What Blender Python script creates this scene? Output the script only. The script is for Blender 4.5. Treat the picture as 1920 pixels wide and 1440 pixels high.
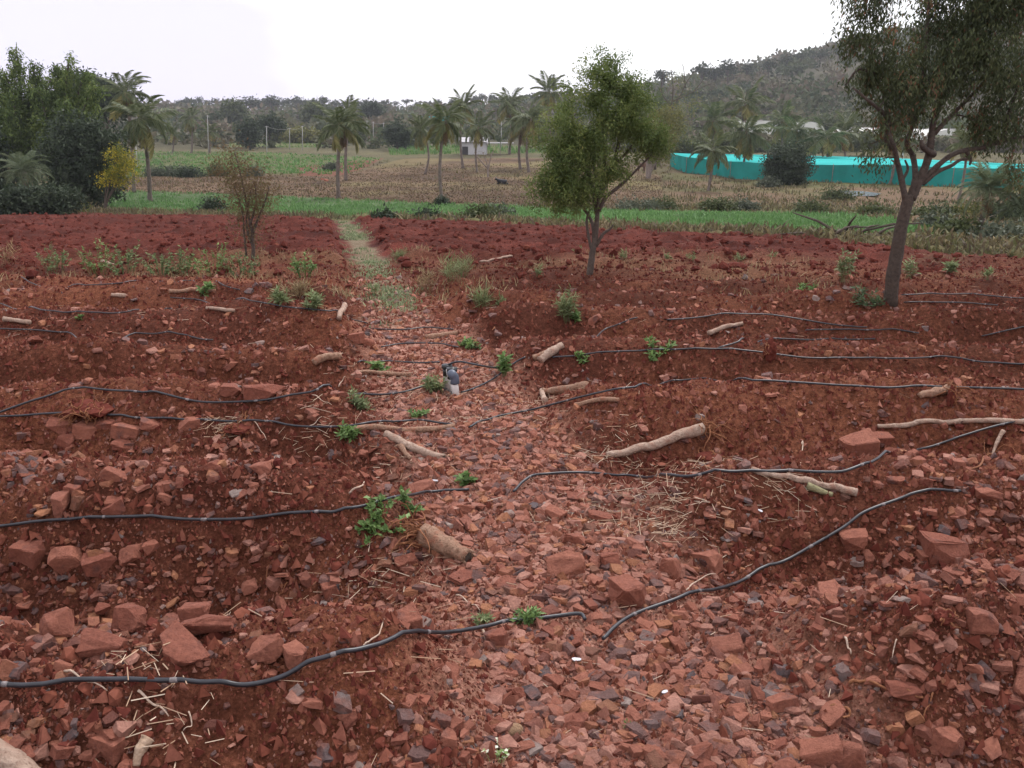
import bpy, bmesh, math, random
import numpy as np
from mathutils import Vector, Matrix, Euler

for o in list(bpy.data.objects):
    bpy.data.objects.remove(o)
random.seed(7)
rng = np.random.default_rng(7)
SC = bpy.context.scene
COL = SC.collection

# ------------------------------------------------------------------ camera
CAM_Z = 1.65
PITCH = math.radians(17.0)
FPX = 1600.0                       # focal length in pixels of the 1920 x 1440 photograph
cam_d = bpy.data.cameras.new('camera')
cam_d.sensor_width = 36.0
cam_d.lens = FPX / 1920 * 36.0
cam_d.clip_start = 0.05
cam_d.clip_end = 5000
cam = bpy.data.objects.new('camera', cam_d)
cam.location = (0, 0, CAM_Z)
cam.rotation_euler = (math.pi / 2 - PITCH, 0, 0)
COL.objects.link(cam)
SC.camera = cam

# ------------------------------------------------------------------ sky, sun, exposure
SUN_EL, SUN_AZ = math.radians(50), math.radians(25)      # azimuth measured from +Y towards +X
world = bpy.data.worlds.new('World')
SC.world = world
world.use_nodes = True
wn, wl = world.node_tree.nodes, world.node_tree.links
wn.clear()
w_out = wn.new('ShaderNodeOutputWorld')
w_bg = wn.new('ShaderNodeBackground')
w_sky = wn.new('ShaderNodeTexSky')
w_sky.sky_type = 'NISHITA'
w_sky.sun_disc = False
w_sky.sun_elevation = SUN_EL
w_sky.sun_rotation = SUN_AZ
w_mul = wn.new('ShaderNodeMix'); w_mul.data_type = 'RGBA'; w_mul.blend_type = 'MULTIPLY'
w_mul.inputs['Factor'].default_value = 1
w_mul.inputs['B'].default_value = (0.9, 0.9, 0.9, 1)
w_tc = wn.new('ShaderNodeTexCoord')
w_map = wn.new('ShaderNodeMapping')
w_map.inputs['Scale'].default_value = (1.0, 1.0, 2.4)
w_map.inputs['Location'].default_value = (3.4, 0.2, 1.1)
w_no = wn.new('ShaderNodeTexNoise')
w_no.inputs['Scale'].default_value = 1.5
w_no.inputs['Detail'].default_value = 5
w_no.inputs['Roughness'].default_value = 0.5
w_rp = wn.new('ShaderNodeValToRGB')
w_rp.color_ramp.elements[0].position = 0.36
w_rp.color_ramp.elements[0].color = (5.2, 4.95, 6.1, 1)
w_rp.color_ramp.elements[1].position = 0.56
w_rp.color_ramp.elements[1].color = (7.9, 7.9, 8.1, 1)
w_mix = wn.new('ShaderNodeMix'); w_mix.data_type = 'RGBA'
w_mix.inputs['Factor'].default_value = 0.94            # cloud cover over the clear sky
wl.new(w_tc.outputs['Generated'], w_map.inputs['Vector'])
wl.new(w_map.outputs['Vector'], w_no.inputs['Vector'])
wl.new(w_no.outputs['Fac'], w_rp.inputs['Fac'])
wl.new(w_sky.outputs['Color'], w_mul.inputs['A'])
wl.new(w_mul.outputs['Result'], w_mix.inputs['A'])
wl.new(w_rp.outputs['Color'], w_mix.inputs['B'])
wl.new(w_mix.outputs['Result'], w_bg.inputs['Color'])
w_bg.inputs['Strength'].default_value = 0.1
wl.new(w_bg.outputs['Background'], w_out.inputs['Surface'])

sun_d = bpy.data.lights.new('sun', 'SUN')
sun_d.energy = 1.5
sun_d.angle = math.radians(10)
sun_d.color = (1.0, 0.965, 0.92)
sun = bpy.data.objects.new('sun', sun_d)
sdir = Vector((math.sin(SUN_AZ) * math.cos(SUN_EL), math.cos(SUN_AZ) * math.cos(SUN_EL), math.sin(SUN_EL)))
sun.rotation_euler = sdir.to_track_quat('Z', 'Y').to_euler()
COL.objects.link(sun)

SC.view_settings.view_transform = 'Standard'
SC.view_settings.look = 'None'
SC.view_settings.exposure = 0.94
SC.view_settings.gamma = 1.0
SC.render.engine = 'CYCLES'
SC.cycles.max_bounces = 4
SC.cycles.diffuse_bounces = 1
SC.cycles.glossy_bounces = 1
SC.cycles.transmission_bounces = 2
SC.cycles.volume_bounces = 0
SC.cycles.use_denoising = True
SC.cycles.use_adaptive_sampling = True
SC.cycles.adaptive_threshold = 0.02

# ------------------------------------------------------------------ numeric helpers
def sstep(a, b, v):
    t = np.clip((v - a) / (b - a), 0, 1)
    return t * t * (3 - 2 * t)

def vnoise(x, y, seed=0):
    x = np.asarray(x, float); y = np.asarray(y, float)
    xi = np.floor(x); yi = np.floor(y)
    fx = x - xi; fy = y - yi
    ux = fx * fx * fx * (fx * (fx * 6 - 15) + 10)
    uy = fy * fy * fy * (fy * (fy * 6 - 15) + 10)
    xi = xi.astype(np.int64); yi = yi.astype(np.int64)
    def h(a, b):
        n = (a * 374761393 + b * 668265263 + seed * 974634777) & 0xffffffff
        n = ((n ^ (n >> 13)) * 1274126177) & 0xffffffff
        n = ((n ^ (n >> 16)) * 2246822519) & 0xffffffff
        return ((n ^ (n >> 15)) & 0xffffff) / float(0xffffff)
    a, b, c, d = h(xi, yi), h(xi + 1, yi), h(xi, yi + 1), h(xi + 1, yi + 1)
    return (a * (1 - ux) + b * ux) * (1 - uy) + (c * (1 - ux) + d * ux) * uy

def fbm(x, y, size, octs=3, seed=0, gain=0.5):
    s = 0.0; amp = 1.0; tot = 0.0; f = 1.0 / size
    for k in range(octs):
        s = s + amp * (vnoise(x * f + 17.3 * k, y * f - 9.1 * k, seed + k * 31) * 2 - 1)
        tot += amp; amp *= gain; f *= 2.03
    return s / tot

# ------------------------------------------------------------------ terrain height
_kx = np.array([-60, -20, 0, 20, 40, 55, 68, 100, 170, 230, 300, 420, 520, 600, 800, 2500.])
_kz = np.array([3.84, 1.28, 0, -1.28, -2.56, -3.6, -4.2, -4.3, -4.1, -3.3, -1.8, 2.6, 5.6, 7, 8, 8])
_tx = np.arange(-60, 2500, 0.5)
_tz = np.interp(_tx, _kx, _kz)
_ker = np.exp(-0.5 * (np.arange(-14, 15) * 0.5 / 3.0) ** 2); _ker /= _ker.sum()
_tzs = _tz.copy(); _tzs[40:-40] = np.convolve(_tz, _ker, 'same')[40:-40]
LCREST = np.array([-1.2, 0.5, 2.25, 3.75, 5.5, 7.0, 9.0, 11.2, 13.4, 15.6, 18.0, 20.5])
RCREST = np.array([-1.0, 0.9, 2.5, 4.15, 5.8, 7.5, 9.2, 11.0, 13.0, 15.2, 17.5, 20.0])
def path_c(y):
    return 0.95 - 0.22 * y

def zbase(x, y):
    x = np.asarray(x, float); y = np.asarray(y, float)
    z = np.interp(y, _tx, _tzs)
    rise = sstep(185, 430, y + 0.10 * np.clip(x, 0, 200))
    z = z + 50 * np.exp(-(x - 300) ** 2 / (2 * 128. ** 2)) * rise
    z = z + fbm(x, y, 60, 3, 5) * 2.0 * sstep(170, 330, y)
    z = z + 4.0 * np.exp(-(x + 420) ** 2 / (2 * 120. ** 2)) * sstep(300, 600, y)
    return z

def zmid(x, y):
    """terrain with the planting ridges and the path, without clod-size roughness"""
    x = np.asarray(x, float); y = np.asarray(y, float)
    z = zbase(x, y)
    side = x - path_c(y)
    wob = 0.35 * fbm(x, y, 2.6, 2, 11)
    ny = y + wob
    pl = np.interp(ny, LCREST, np.arange(len(LCREST)))
    pr = np.interp(ny + 0.02 * x, RCREST, np.arange(len(RCREST)))
    ph = np.where(side < 0, pl, pr)
    prof = 0.5 + 0.5 * np.cos(2 * np.pi * ph)
    prof = prof ** 1.15
    amp = 0.52 * (1 - 0.55 * sstep(9, 15, y)) * (1 - sstep(16, 20, y))
    amp = amp * np.where(side > 0, 0.8, 1.0)
    amp = amp * (0.75 + 0.5 * vnoise(x / 1.3, y / 1.3, 77))
    edge = sstep(0.35, 1.05, np.abs(side) + 0.12 * fbm(x, y, 0.8, 2, 3))
    z = z + amp * edge * (prof - 0.35) 
    z = z + 0.05 * fbm(x, y, 1.1, 2, 21) * sstep(60, 30, y) * (0.4 + 0.6 * edge)
    return z

def zfull(x, y):
    x = np.asarray(x, float); y = np.asarray(y, float)
    z = zmid(x, y)
    side = np.abs(x - path_c(y))
    near = sstep(48, 40, y)
    edge = 0.35 + 0.65 * sstep(0.3, 0.9, side)
    z = z + near * edge * (0.045 * fbm(x, y, 0.34, 2, 41) + 0.034 * fbm(x, y, 0.10, 3, 42, 0.65)) 
    plough = sstep(15, 19, y) * sstep(46, 38, y) * sstep(0.35, 0.7, side)
    cl = np.abs(fbm(x, y, 0.55, 3, 51, 0.6))
    z = z + plough * (0.20 * cl - 0.03)
    fur = np.abs(((y + 0.3 * fbm(x, y, 3, 2, 8)) / 1.05) % 1.0 - 0.5) * 2
    z = z + plough * 0.17 * fur
    z = z + 0.10 * fbm(x, y, 2.2, 3, 61) * sstep(40, 60, y) * sstep(260, 120, y)
    return z

# ------------------------------------------------------------------ pixel <-> world
CP, SP = math.cos(PITCH), math.sin(PITCH)
def ray(px, py):
    a = (px - 960) / FPX; b = (720 - py) / FPX
    return np.array([a, CP + b * SP, -SP + b * CP])
def proj(x, y, z):
    dz = z - CAM_Z
    dep = y * CP - dz * SP
    up = y * SP + dz * CP
    dep = np.where(np.abs(dep) < 1e-3, 1e-3, dep)
    return 960 + FPX * x / dep, 720 - FPX * up / dep, dep
_T = np.geomspace(0.9, 1800, 900)
def hit(px, py, zf=None):
    zf = zf or zfull
    d = ray(px, py)
    X, Y, Zr = d[0] * _T, d[1] * _T, CAM_Z + d[2] * _T
    g = Zr - zf(X, Y)
    i = int(np.argmax(g < 0))
    if not (g < 0).any():
        i = len(_T) - 1
    t = np.linspace(_T[max(i - 1, 0)], _T[i], 24)
    g = CAM_Z + d[2] * t - zf(d[0] * t, d[1] * t)
    j = int(np.argmax(g < 0)) if (g < 0).any() else 23
    return Vector((d[0] * t[j], d[1] * t[j], CAM_Z + d[2] * t[j]))
def atY(px, py, Y):
    d = ray(px, py); k = Y / d[1]
    return Vector((d[0] * k, Y, CAM_Z + d[2] * k))
def ground(x, y, zf=None):
    zf = zf or zfull
    return float(zf(np.array([x]), np.array([y]))[0])

def inpoly(px, py, poly):
    r = np.zeros(px.shape, bool); n = len(poly); j = n - 1
    for i in range(n):
        xi, yi = poly[i]; xj, yj = poly[j]
        c = ((yi > py) != (yj > py)) & (px < (xj - xi) * (py - yi) / (yj - yi + 1e-9) + xi)
        r ^= c; j = i
    return r

# ------------------------------------------------------------------ mesh helpers
def mesh_np(name, V, polys, attr=None, smooth=False, col=None, matidx=None):
    me = bpy.data.meshes.new(name)
    V = np.asarray(V, np.float32)
    polys = [np.asarray(p, np.int32) for p in polys if len(p)]
    nl = sum(p.size for p in polys); nf = sum(len(p) for p in polys)
    me.vertices.add(len(V)); me.vertices.foreach_set('co', V.ravel())
    me.loops.add(nl); me.polygons.add(nf)
    me.loops.foreach_set('vertex_index', np.concatenate([p.ravel() for p in polys]))
    tot = np.concatenate([np.full(len(p), p.shape[1], np.int32) for p in polys])
    st = np.concatenate([[0], np.cumsum(tot)[:-1]]).astype(np.int32)
    me.polygons.foreach_set('loop_start', st)
    me.polygons.foreach_set('loop_total', tot)
    me.polygons.foreach_set('use_smooth', np.full(nf, smooth, bool))
    if matidx is not None:
        me.polygons.foreach_set('material_index', np.asarray(matidx, np.int32))
    if attr is not None:
        a = me.attributes.new('v', 'FLOAT', 'FACE')
        a.data.foreach_set('value', np.asarray(attr, np.float32))
    if col is not None:
        c4 = np.ones((len(V), 4), np.float32); c4[:, :3] = col
        a = me.attributes.new('tint', 'FLOAT_COLOR', 'POINT')
        a.data.foreach_set('color', c4.ravel())
    me.update(calc_edges=True)
    return me

def link(name, me, mat=None, parent=None):
    o = bpy.data.objects.new(name, me); COL.objects.link(o)
    if mat is not None and me is not None and len(me.materials) == 0:
        me.materials.append(mat)
    if parent is not None:
        o.parent = parent
    return o
def tag(o, label=None, cat=None, group=None, kind=None):
    if label: o['label'] = label
    if cat: o['category'] = cat
    if group: o['group'] = group
    if kind: o['kind'] = kind
    return o
def empty(name, loc, rz=0):
    o = bpy.data.objects.new(name, None); COL.objects.link(o)
    o.location = loc; o.rotation_euler = (0, 0, rz); o.empty_display_size = 0.2
    return o

class MB:
    def __init__(s):
        s.V = []; s.n = 0; s.F = {}; s.A = {}
    def add(s, V, polys, a=0.5):
        V = np.asarray(V, float)
        for p in polys:
            p = np.asarray(p, np.int64)
            if not len(p): continue
            k = p.shape[1]
            s.F.setdefault(k, []).append(p + s.n)
            av = np.full(len(p), a, float) if np.isscalar(a) else np.asarray(a, float)
            s.A.setdefault(k, []).append(av)
        s.V.append(V); s.n += len(V)
    def mesh(s, name, smooth=False):
        ks = sorted(s.F)
        return mesh_np(name, np.concatenate(s.V), [np.concatenate(s.F[k]) for k in ks],
                       np.concatenate([np.concatenate(s.A[k]) for k in ks]), smooth)
    def build(s, name, mat, parent=None, smooth=False):
        me = s.mesh(name, smooth)
        return link(name, me, mat, parent)

def tube(pts, radii, seg=6, cap=True, rough=0.0, seed=0):
    P = np.asarray([tuple(p) for p in pts], float); n = len(P)
    R = np.broadcast_to(np.asarray(radii, float), (n,)).copy()
    T = np.gradient(P, axis=0); T /= np.linalg.norm(T, axis=1)[:, None] + 1e-12
    u = np.cross(T[0], [0.0, 0.0, 1.0])
    if np.linalg.norm(u) < 1e-3: u = np.cross(T[0], [1.0, 0, 0])
    u /= np.linalg.norm(u)
    ang = np.linspace(0, 2 * np.pi, seg, endpoint=False)
    rr = np.random.default_rng(seed)
    V = []
    for i in range(n):
        u = u - T[i] * np.dot(u, T[i]); u /= np.linalg.norm(u) + 1e-12
        w = np.cross(T[i], u)
        r = R[i] * (1 + rough * (rr.random(seg) - 0.5))
        V.append(P[i] + np.outer(np.cos(ang) * r, u) + np.outer(np.sin(ang) * r, w))
    V = np.concatenate(V)
    i = np.arange(n - 1)[:, None] * seg; j = np.arange(seg)[None, :]; j2 = (j + 1) % seg
    Q = np.stack([i + j, i + j2, i + seg + j2, i + seg + j], -1).reshape(-1, 4)
    polys = [Q]
    if cap:
        V = np.vstack([V, P[0], P[-1]]); a, b = n * seg, n * seg + 1
        jj = np.arange(seg); kk = (jj + 1) % seg
        polys.append(np.concatenate([np.stack([np.full(seg, a), kk, jj], 1),
                                     np.stack([np.full(seg, b), (n - 1) * seg + jj, (n - 1) * seg + kk], 1)]))
    return V, polys

def catmull(pts, per=6):
    P = [Vector(p) for p in pts]
    if len(P) < 3: 
        return [P[0].lerp(P[-1], k / per) for k in range(per + 1)]
    P = [P[0] * 2 - P[1]] + P + [P[-1] * 2 - P[-2]]
    out = []
    for i in range(1, len(P) - 2):
        p0, p1, p2, p3 = P[i - 1:i + 3]
        for k in range(per):
            t = k / per
            out.append(0.5 * ((2 * p1) + (p2 - p0) * t + (2 * p0 - 5 * p1 + 4 * p2 - p3) * t * t + (3 * p1 - p0 - 3 * p2 + p3) * t ** 3))
    out.append(P[-2])
    return out

def unit(a):
    return a / (np.linalg.norm(a, axis=-1, keepdims=True) + 1e-12)

def leaf_quads(P, D, N, L, Wd):
    """diamond leaves folded a little along the midrib: 4 vertices, 2 triangles each"""
    P = np.asarray(P); D = unit(np.asarray(D)); S = unit(np.cross(D, N)); n = len(P)
    L = np.broadcast_to(L, (n,))[:, None]; Wd = np.broadcast_to(Wd, (n,))[:, None]
    up = unit(np.cross(S, D))
    a = P; b = P + D * L * 0.45 + S * Wd * 0.5 + up * Wd * 0.12
    c = P + D * L; d = P + D * L * 0.45 - S * Wd * 0.5 + up * Wd * 0.12
    V = np.stack([a, b, c, d], 1).reshape(-1, 3)
    k = np.arange(n)[:, None] * 4
    F = np.concatenate([k + [0, 1, 2], k + [0, 2, 3]], 0)
    return V, F

def rdir(n, r=rng):
    return unit(r.normal(size=(n, 3)))

# ------------------------------------------------------------------ materials
def new_mat(name):
    m = bpy.data.materials.new(name); m.use_nodes = True
    nt = m.node_tree; nt.nodes.clear()
    out = nt.nodes.new('ShaderNodeOutputMaterial')
    b = nt.nodes.new('ShaderNodeBsdfPrincipled')
    b.inputs['Specular IOR Level'].default_value = 0.25
    nt.links.new(b.outputs['BSDF'], out.inputs['Surface'])
    return m, nt, b, out
def nd(nt, t, **kw):
    n = nt.nodes.new(t)
    for k, v in kw.items(): setattr(n, k, v)
    return n
def ramp(nt, fac, stops):
    r = nd(nt, 'ShaderNodeValToRGB'); e = r.color_ramp.elements
    while len(e) < len(stops): e.new(0.5)
    for i, (p, c) in enumerate(stops):
        e[i].position = p; e[i].color = (*c, 1)
    nt.links.new(fac, r.inputs['Fac'])
    return r.outputs['Color']
def noise(nt, scale, detail=4, rough=0.55, vec=None):
    n = nd(nt, 'ShaderNodeTexNoise'); n.inputs['Scale'].default_value = scale
    n.inputs['Detail'].default_value = detail; n.inputs['Roughness'].default_value = rough
    if vec is None:
        g = nd(nt, 'ShaderNodeNewGeometry'); vec = g.outputs['Position']
    nt.links.new(vec, n.inputs['Vector'])
    return n
def mix(nt, fac, a, b, mode='MIX'):
    m = nd(nt, 'ShaderNodeMix', data_type='RGBA', blend_type=mode)
    for s, v in (('Factor', fac), ('A', a), ('B', b)):
        if isinstance(v, (int, float)): m.inputs[s].default_value = v
        elif isinstance(v, tuple): m.inputs[s].default_value = (*v, 1)
        else: nt.links.new(v, m.inputs[s])
    return m.outputs['Result']
def maprange(nt, v, a, b, c=0.0, d=1.0):
    m = nd(nt, 'ShaderNodeMapRange'); nt.links.new(v, m.inputs['Value'])
    for k, x in zip(('From Min', 'From Max', 'To Min', 'To Max'), (a, b, c, d)): m.inputs[k].default_value = x
    return m.outputs['Result']
def bump(nt, b, h, strength=0.5, dist=0.01):
    n = nd(nt, 'ShaderNodeBump'); n.inputs['Strength'].default_value = strength
    n.inputs['Distance'].default_value = dist
    nt.links.new(h, n.inputs['Height']); nt.links.new(n.outputs['Normal'], b.inputs['Normal'])

def mat_plain(name, c, rough=0.6, spec=0.25, var=0.15, scale=8.0):
    m, nt, b, out = new_mat(name)
    n = noise(nt, scale, 4)
    lo = tuple(x * (1 - var) for x in c); hi = tuple(min(1, x * (1 + var)) for x in c)
    nt.links.new(ramp(nt, n.outputs['Fac'], [(0.3, lo), (0.7, hi)]), b.inputs['Base Color'])
    b.inputs['Roughness'].default_value = rough; b.inputs['Specular IOR Level'].default_value = spec
    return m

def mat_ground():
    m, nt, b, out = new_mat('earth')
    a = nd(nt, 'ShaderNodeAttribute', attribute_name='tint')
    n1 = noise(nt, 9.0, 6, 0.65); n2 = noise(nt, 90.0, 5, 0.7); n3 = noise(nt, 1.1, 4, 0.6); n5 = noise(nt, 30.0, 4, 0.75)
    c = mix(nt, 1.0, a.outputs['Color'], ramp(nt, n1.outputs['Fac'], [(0.3, (0.72, 0.68, 0.66)), (0.7, (1.22, 1.2, 1.2))]), 'MULTIPLY')
    c = mix(nt, 1.0, c, ramp(nt, n2.outputs['Fac'], [(0.32, (0.66, 0.62, 0.6)), (0.68, (1.25, 1.27, 1.3))]), 'MULTIPLY')
    c = mix(nt, 1.0, c, ramp(nt, n5.outputs['Fac'], [(0.34, (0.55, 0.5, 0.48)), (0.5, (0.95, 0.94, 0.93)), (0.68, (1.55, 1.6, 1.65))]), 'MULTIPLY')
    c = mix(nt, 1.0, c, ramp(nt, n3.outputs['Fac'], [(0.3, (0.84, 0.8, 0.78)), (0.7, (1.12, 1.14, 1.16))]), 'MULTIPLY')
    nt.links.new(c, b.inputs['Base Color'])
    b.inputs['Roughness'].default_value = 0.95; b.inputs['Specular IOR Level'].default_value = 0.08
    n4 = noise(nt, 45.0, 8, 0.75)
    bump(nt, b, n4.outputs['Fac'], 0.9, 0.03)
    return m

ROCK_STOPS = [(0.0, (0.25, 0.082, 0.054)), (0.16, (0.38, 0.145, 0.095)), (0.30, (0.155, 0.056, 0.042)), (0.44, (0.48, 0.24, 0.18)),
              (0.56, (0.27, 0.094, 0.063)), (0.68, (0.43, 0.185, 0.096)), (0.79, (0.105, 0.052, 0.046)), (0.89, (0.205, 0.118, 0.105)),
              (0.955, (0.115, 0.090, 0.094)), (0.99, (0.33, 0.25, 0.22))]
def mat_rock(name, per_object):
    m, nt, b, out = new_mat(name)
    if per_object:
        v = nd(nt, 'ShaderNodeObjectInfo').outputs['Color']
    else:
        v = nd(nt, 'ShaderNodeAttribute', attribute_name='v').outputs['Fac']
    base = ramp(nt, v, ROCK_STOPS)
    n1 = noise(nt, 14.0, 5, 0.65); n2 = noise(nt, 60.0, 5, 0.7); n3 = noise(nt, 6.0, 4, 0.6)
    soil = ramp(nt, n2.outputs['Fac'], [(0.3, (0.17, 0.056, 0.038)), (0.7, (0.33, 0.125, 0.086))])
    c = mix(nt, maprange(nt, n1.outputs['Fac'], 0.45, 0.64, 0.0, 0.62), base, soil)
    c = mix(nt, maprange(nt, n3.outputs['Fac'], 0.6, 0.7, 0.0, 0.55), c, (0.10, 0.066, 0.066))
    c = mix(nt, 1.0, c, ramp(nt, n2.outputs['Fac'], [(0.3, (0.8, 0.78, 0.78)), (0.7, (1.18, 1.2, 1.2))]), 'MULTIPLY')
    nt.links.new(c, b.inputs['Base Color'])
    b.inputs['Roughness'].default_value = 0.82; b.inputs['Specular IOR Level'].default_value = 0.2
    n4 = noise(nt, 85.0, 8, 0.75)
    bump(nt, b, n4.outputs['Fac'], 0.9, 0.02)
    return m

def mat_foliage(name, stops, trans=0.25, rough=0.55, scale=0.8):
    m, nt, b, out = new_mat(name)
    v = nd(nt, 'ShaderNodeAttribute', attribute_name='v').outputs['Fac']
    c = ramp(nt, v, stops)
    n = noise(nt, scale, 3)
    c = mix(nt, 1.0, c, ramp(nt, n.outputs['Fac'], [(0.3, (0.8, 0.82, 0.8)), (0.7, (1.2, 1.16, 1.1))]), 'MULTIPLY')
    nt.links.new(c, b.inputs['Base Color'])
    b.inputs['Roughness'].default_value = rough; b.inputs['Specular IOR Level'].default_value = 0.2
    t = nd(nt, 'ShaderNodeBsdfTranslucent'); nt.links.new(c, t.inputs['Color'])
    ms = nd(nt, 'ShaderNodeMixShader'); ms.inputs['Fac'].default_value = trans
    nt.links.new(b.outputs['BSDF'], ms.inputs[1]); nt.links.new(t.outputs['BSDF'], ms.inputs[2])
    nt.links.new(ms.outputs['Shader'], out.inputs['Surface'])
    return m

def mat_wood(name, lo, hi, scale=30, dark=(0.08, 0.045, 0.03), rough=0.8, soil=0.0):
    m, nt, b, out = new_mat(name)
    n1 = noise(nt, scale, 6, 0.7); n2 = noise(nt, scale * 0.3, 4, 0.6)
    c = ramp(nt, n1.outputs['Fac'], [(0.3, lo), (0.68, hi)])
    c = mix(nt, maprange(nt, n2.outputs['Fac'], 0.55, 0.75, 0, 0.6), c, dark)
    if soil:
        n3 = noise(nt, scale * 0.5, 5, 0.65)
        c = mix(nt, maprange(nt, n3.outputs['Fac'], 0.5, 0.66, 0, soil), c, (0.27, 0.09, 0.05))
    if soil:
        vo = nd(nt, 'ShaderNodeTexVoronoi'); vo.inputs['Scale'].default_value = scale * 1.6
        g = nd(nt, 'ShaderNodeNewGeometry'); nt.links.new(g.outputs['Position'], vo.inputs['Vector'])
        c = mix(nt, maprange(nt, vo.outputs['Distance'], 0.12, 0.32, 0.55, 0.0), c, dark)
    nt.links.new(c, b.inputs['Base Color']); b.inputs['Roughness'].default_value = rough
    bump(nt, b, n1.outputs['Fac'], 1.0, 0.02)
    return m

M_EARTH = mat_ground()
M_ROCK = mat_rock('stone', True)
M_RUBBLE = mat_rock('rubble_stone', False)
M_CLOD, _nt, _b, _o = new_mat('soil_clod')
_v = nd(_nt, 'ShaderNodeAttribute', attribute_name='v').outputs['Fac']
_n = noise(_nt, 40, 5, 0.7)
_c = mix(_nt, 1.0, ramp(_nt, _v, [(0.0, (0.085, 0.021, 0.017)), (0.35, (0.13, 0.036, 0.026)), (0.6, (0.17, 0.056, 0.036)), (0.85, (0.24, 0.092, 0.064)), (1.0, (0.33, 0.15, 0.11))]),
         ramp(_nt, _n.outputs['Fac'], [(0.3, (0.7, 0.68, 0.66)), (0.7, (1.25, 1.25, 1.25))]), 'MULTIPLY')
_nt.links.new(_c, _b.inputs['Base Color']); _b.inputs['Roughness'].default_value = 0.95; _b.inputs['Specular IOR Level'].default_value = 0.06
M_BARK = mat_wood('bark', (0.055, 0.040, 0.033), (0.13, 0.098, 0.080), 18)
M_BARK_G = mat_wood('grey_bark', (0.16, 0.12, 0.10), (0.30, 0.24, 0.21), 10)
M_PALMBARK = mat_wood('palm_bark', (0.10, 0.075, 0.06), (0.20, 0.16, 0.14), 5)
M_LOG = mat_wood('dry_stem', (0.20, 0.10, 0.062), (0.46, 0.29, 0.20), 38, (0.12, 0.06, 0.04), soil=0.8)
M_LOGPALE = mat_wood('pale_stem', (0.29, 0.18, 0.13), (0.58, 0.43, 0.34), 45, (0.16, 0.09, 0.06), soil=0.6)
M_ROOT = mat_wood('root', (0.20, 0.075, 0.038), (0.38, 0.16, 0.075), 40, (0.13, 0.045, 0.028))
M_STRAW = mat_foliage('straw', [(0, (0.34, 0.20, 0.13)), (0.5, (0.55, 0.38, 0.27)), (1, (0.74, 0.60, 0.48))], 0.1, 0.7, 3)
M_PIPE = mat_plain('black_polyethylene', (0.022, 0.022, 0.028), 0.38, 0.5, 0.4, 30)
M_BAND = mat_plain('dusty_white_print', (0.19, 0.165, 0.165), 0.6, 0.3, 0.4, 90)
M_PVC = mat_plain('white_pvc', (0.68, 0.64, 0.62), 0.45, 0.4, 0.1, 30)
M_GREYPVC = mat_plain('grey_pvc', (0.09, 0.105, 0.145), 0.45, 0.4, 0.15, 30)
M_BLACK = mat_plain('black_plastic', (0.016, 0.016, 0.018), 0.4, 0.4, 0.3, 30)
M_WEED = mat_foliage('weed_leaf', [(0, (0.085, 0.14, 0.045)), (0.5, (0.15, 0.245, 0.08)), (1, (0.25, 0.36, 0.14))], 0.35, 0.5, 12)
M_WEEDPALE = mat_foliage('pale_weed_leaf', [(0, (0.11, 0.14, 0.06)), (0.5, (0.19, 0.24, 0.11)), (1, (0.30, 0.34, 0.18))], 0.3, 0.6, 6)
M_DRYGRASS = mat_foliage('dry_grass', [(0, (0.16, 0.10, 0.06)), (0.5, (0.27, 0.20, 0.11)), (1, (0.42, 0.34, 0.20))], 0.3, 0.7, 1.5)
M_PATHGRASS = mat_foliage('path_grass', [(0, (0.10, 0.14, 0.07)), (0.5, (0.20, 0.25, 0.13)), (1, (0.34, 0.37, 0.22))], 0.3, 0.7, 2)
M_ROUGH = mat_foliage('rough_grass_blade', [(0, (0.085, 0.062, 0.042)), (0.35, (0.13, 0.10, 0.06)), (0.6, (0.11, 0.115, 0.05)), (0.85, (0.17, 0.15, 0.08)), (1, (0.26, 0.20, 0.11))], 0.25, 0.75, 0.3)
M_STUB = mat_foliage('stubble_blade', [(0, (0.085, 0.056, 0.038)), (0.5, (0.13, 0.09, 0.058)), (0.85, (0.17, 0.125, 0.075)), (1, (0.15, 0.15, 0.07))], 0.25, 0.75, 0.12)
M_PADDY = mat_foliage('green_crop', [(0, (0.085, 0.175, 0.055)), (0.5, (0.12, 0.235, 0.08)), (1, (0.165, 0.295, 0.11))], 0.3, 0.6, 0.25)
M_VEG = mat_foliage('vegetable_crop', [(0, (0.07, 0.15, 0.042)), (0.5, (0.11, 0.22, 0.065)), (1, (0.16, 0.28, 0.095))], 0.3, 0.6, 0.2)
M_SCRUB = mat_foliage('scrub', [(0, (0.042, 0.060, 0.028)), (0.3, (0.072, 0.090, 0.042)), (0.55, (0.105, 0.108, 0.058)), (0.8, (0.13, 0.108, 0.074)), (1, (0.155, 0.12, 0.088))], 0.15, 0.8, 0.03)

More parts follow.
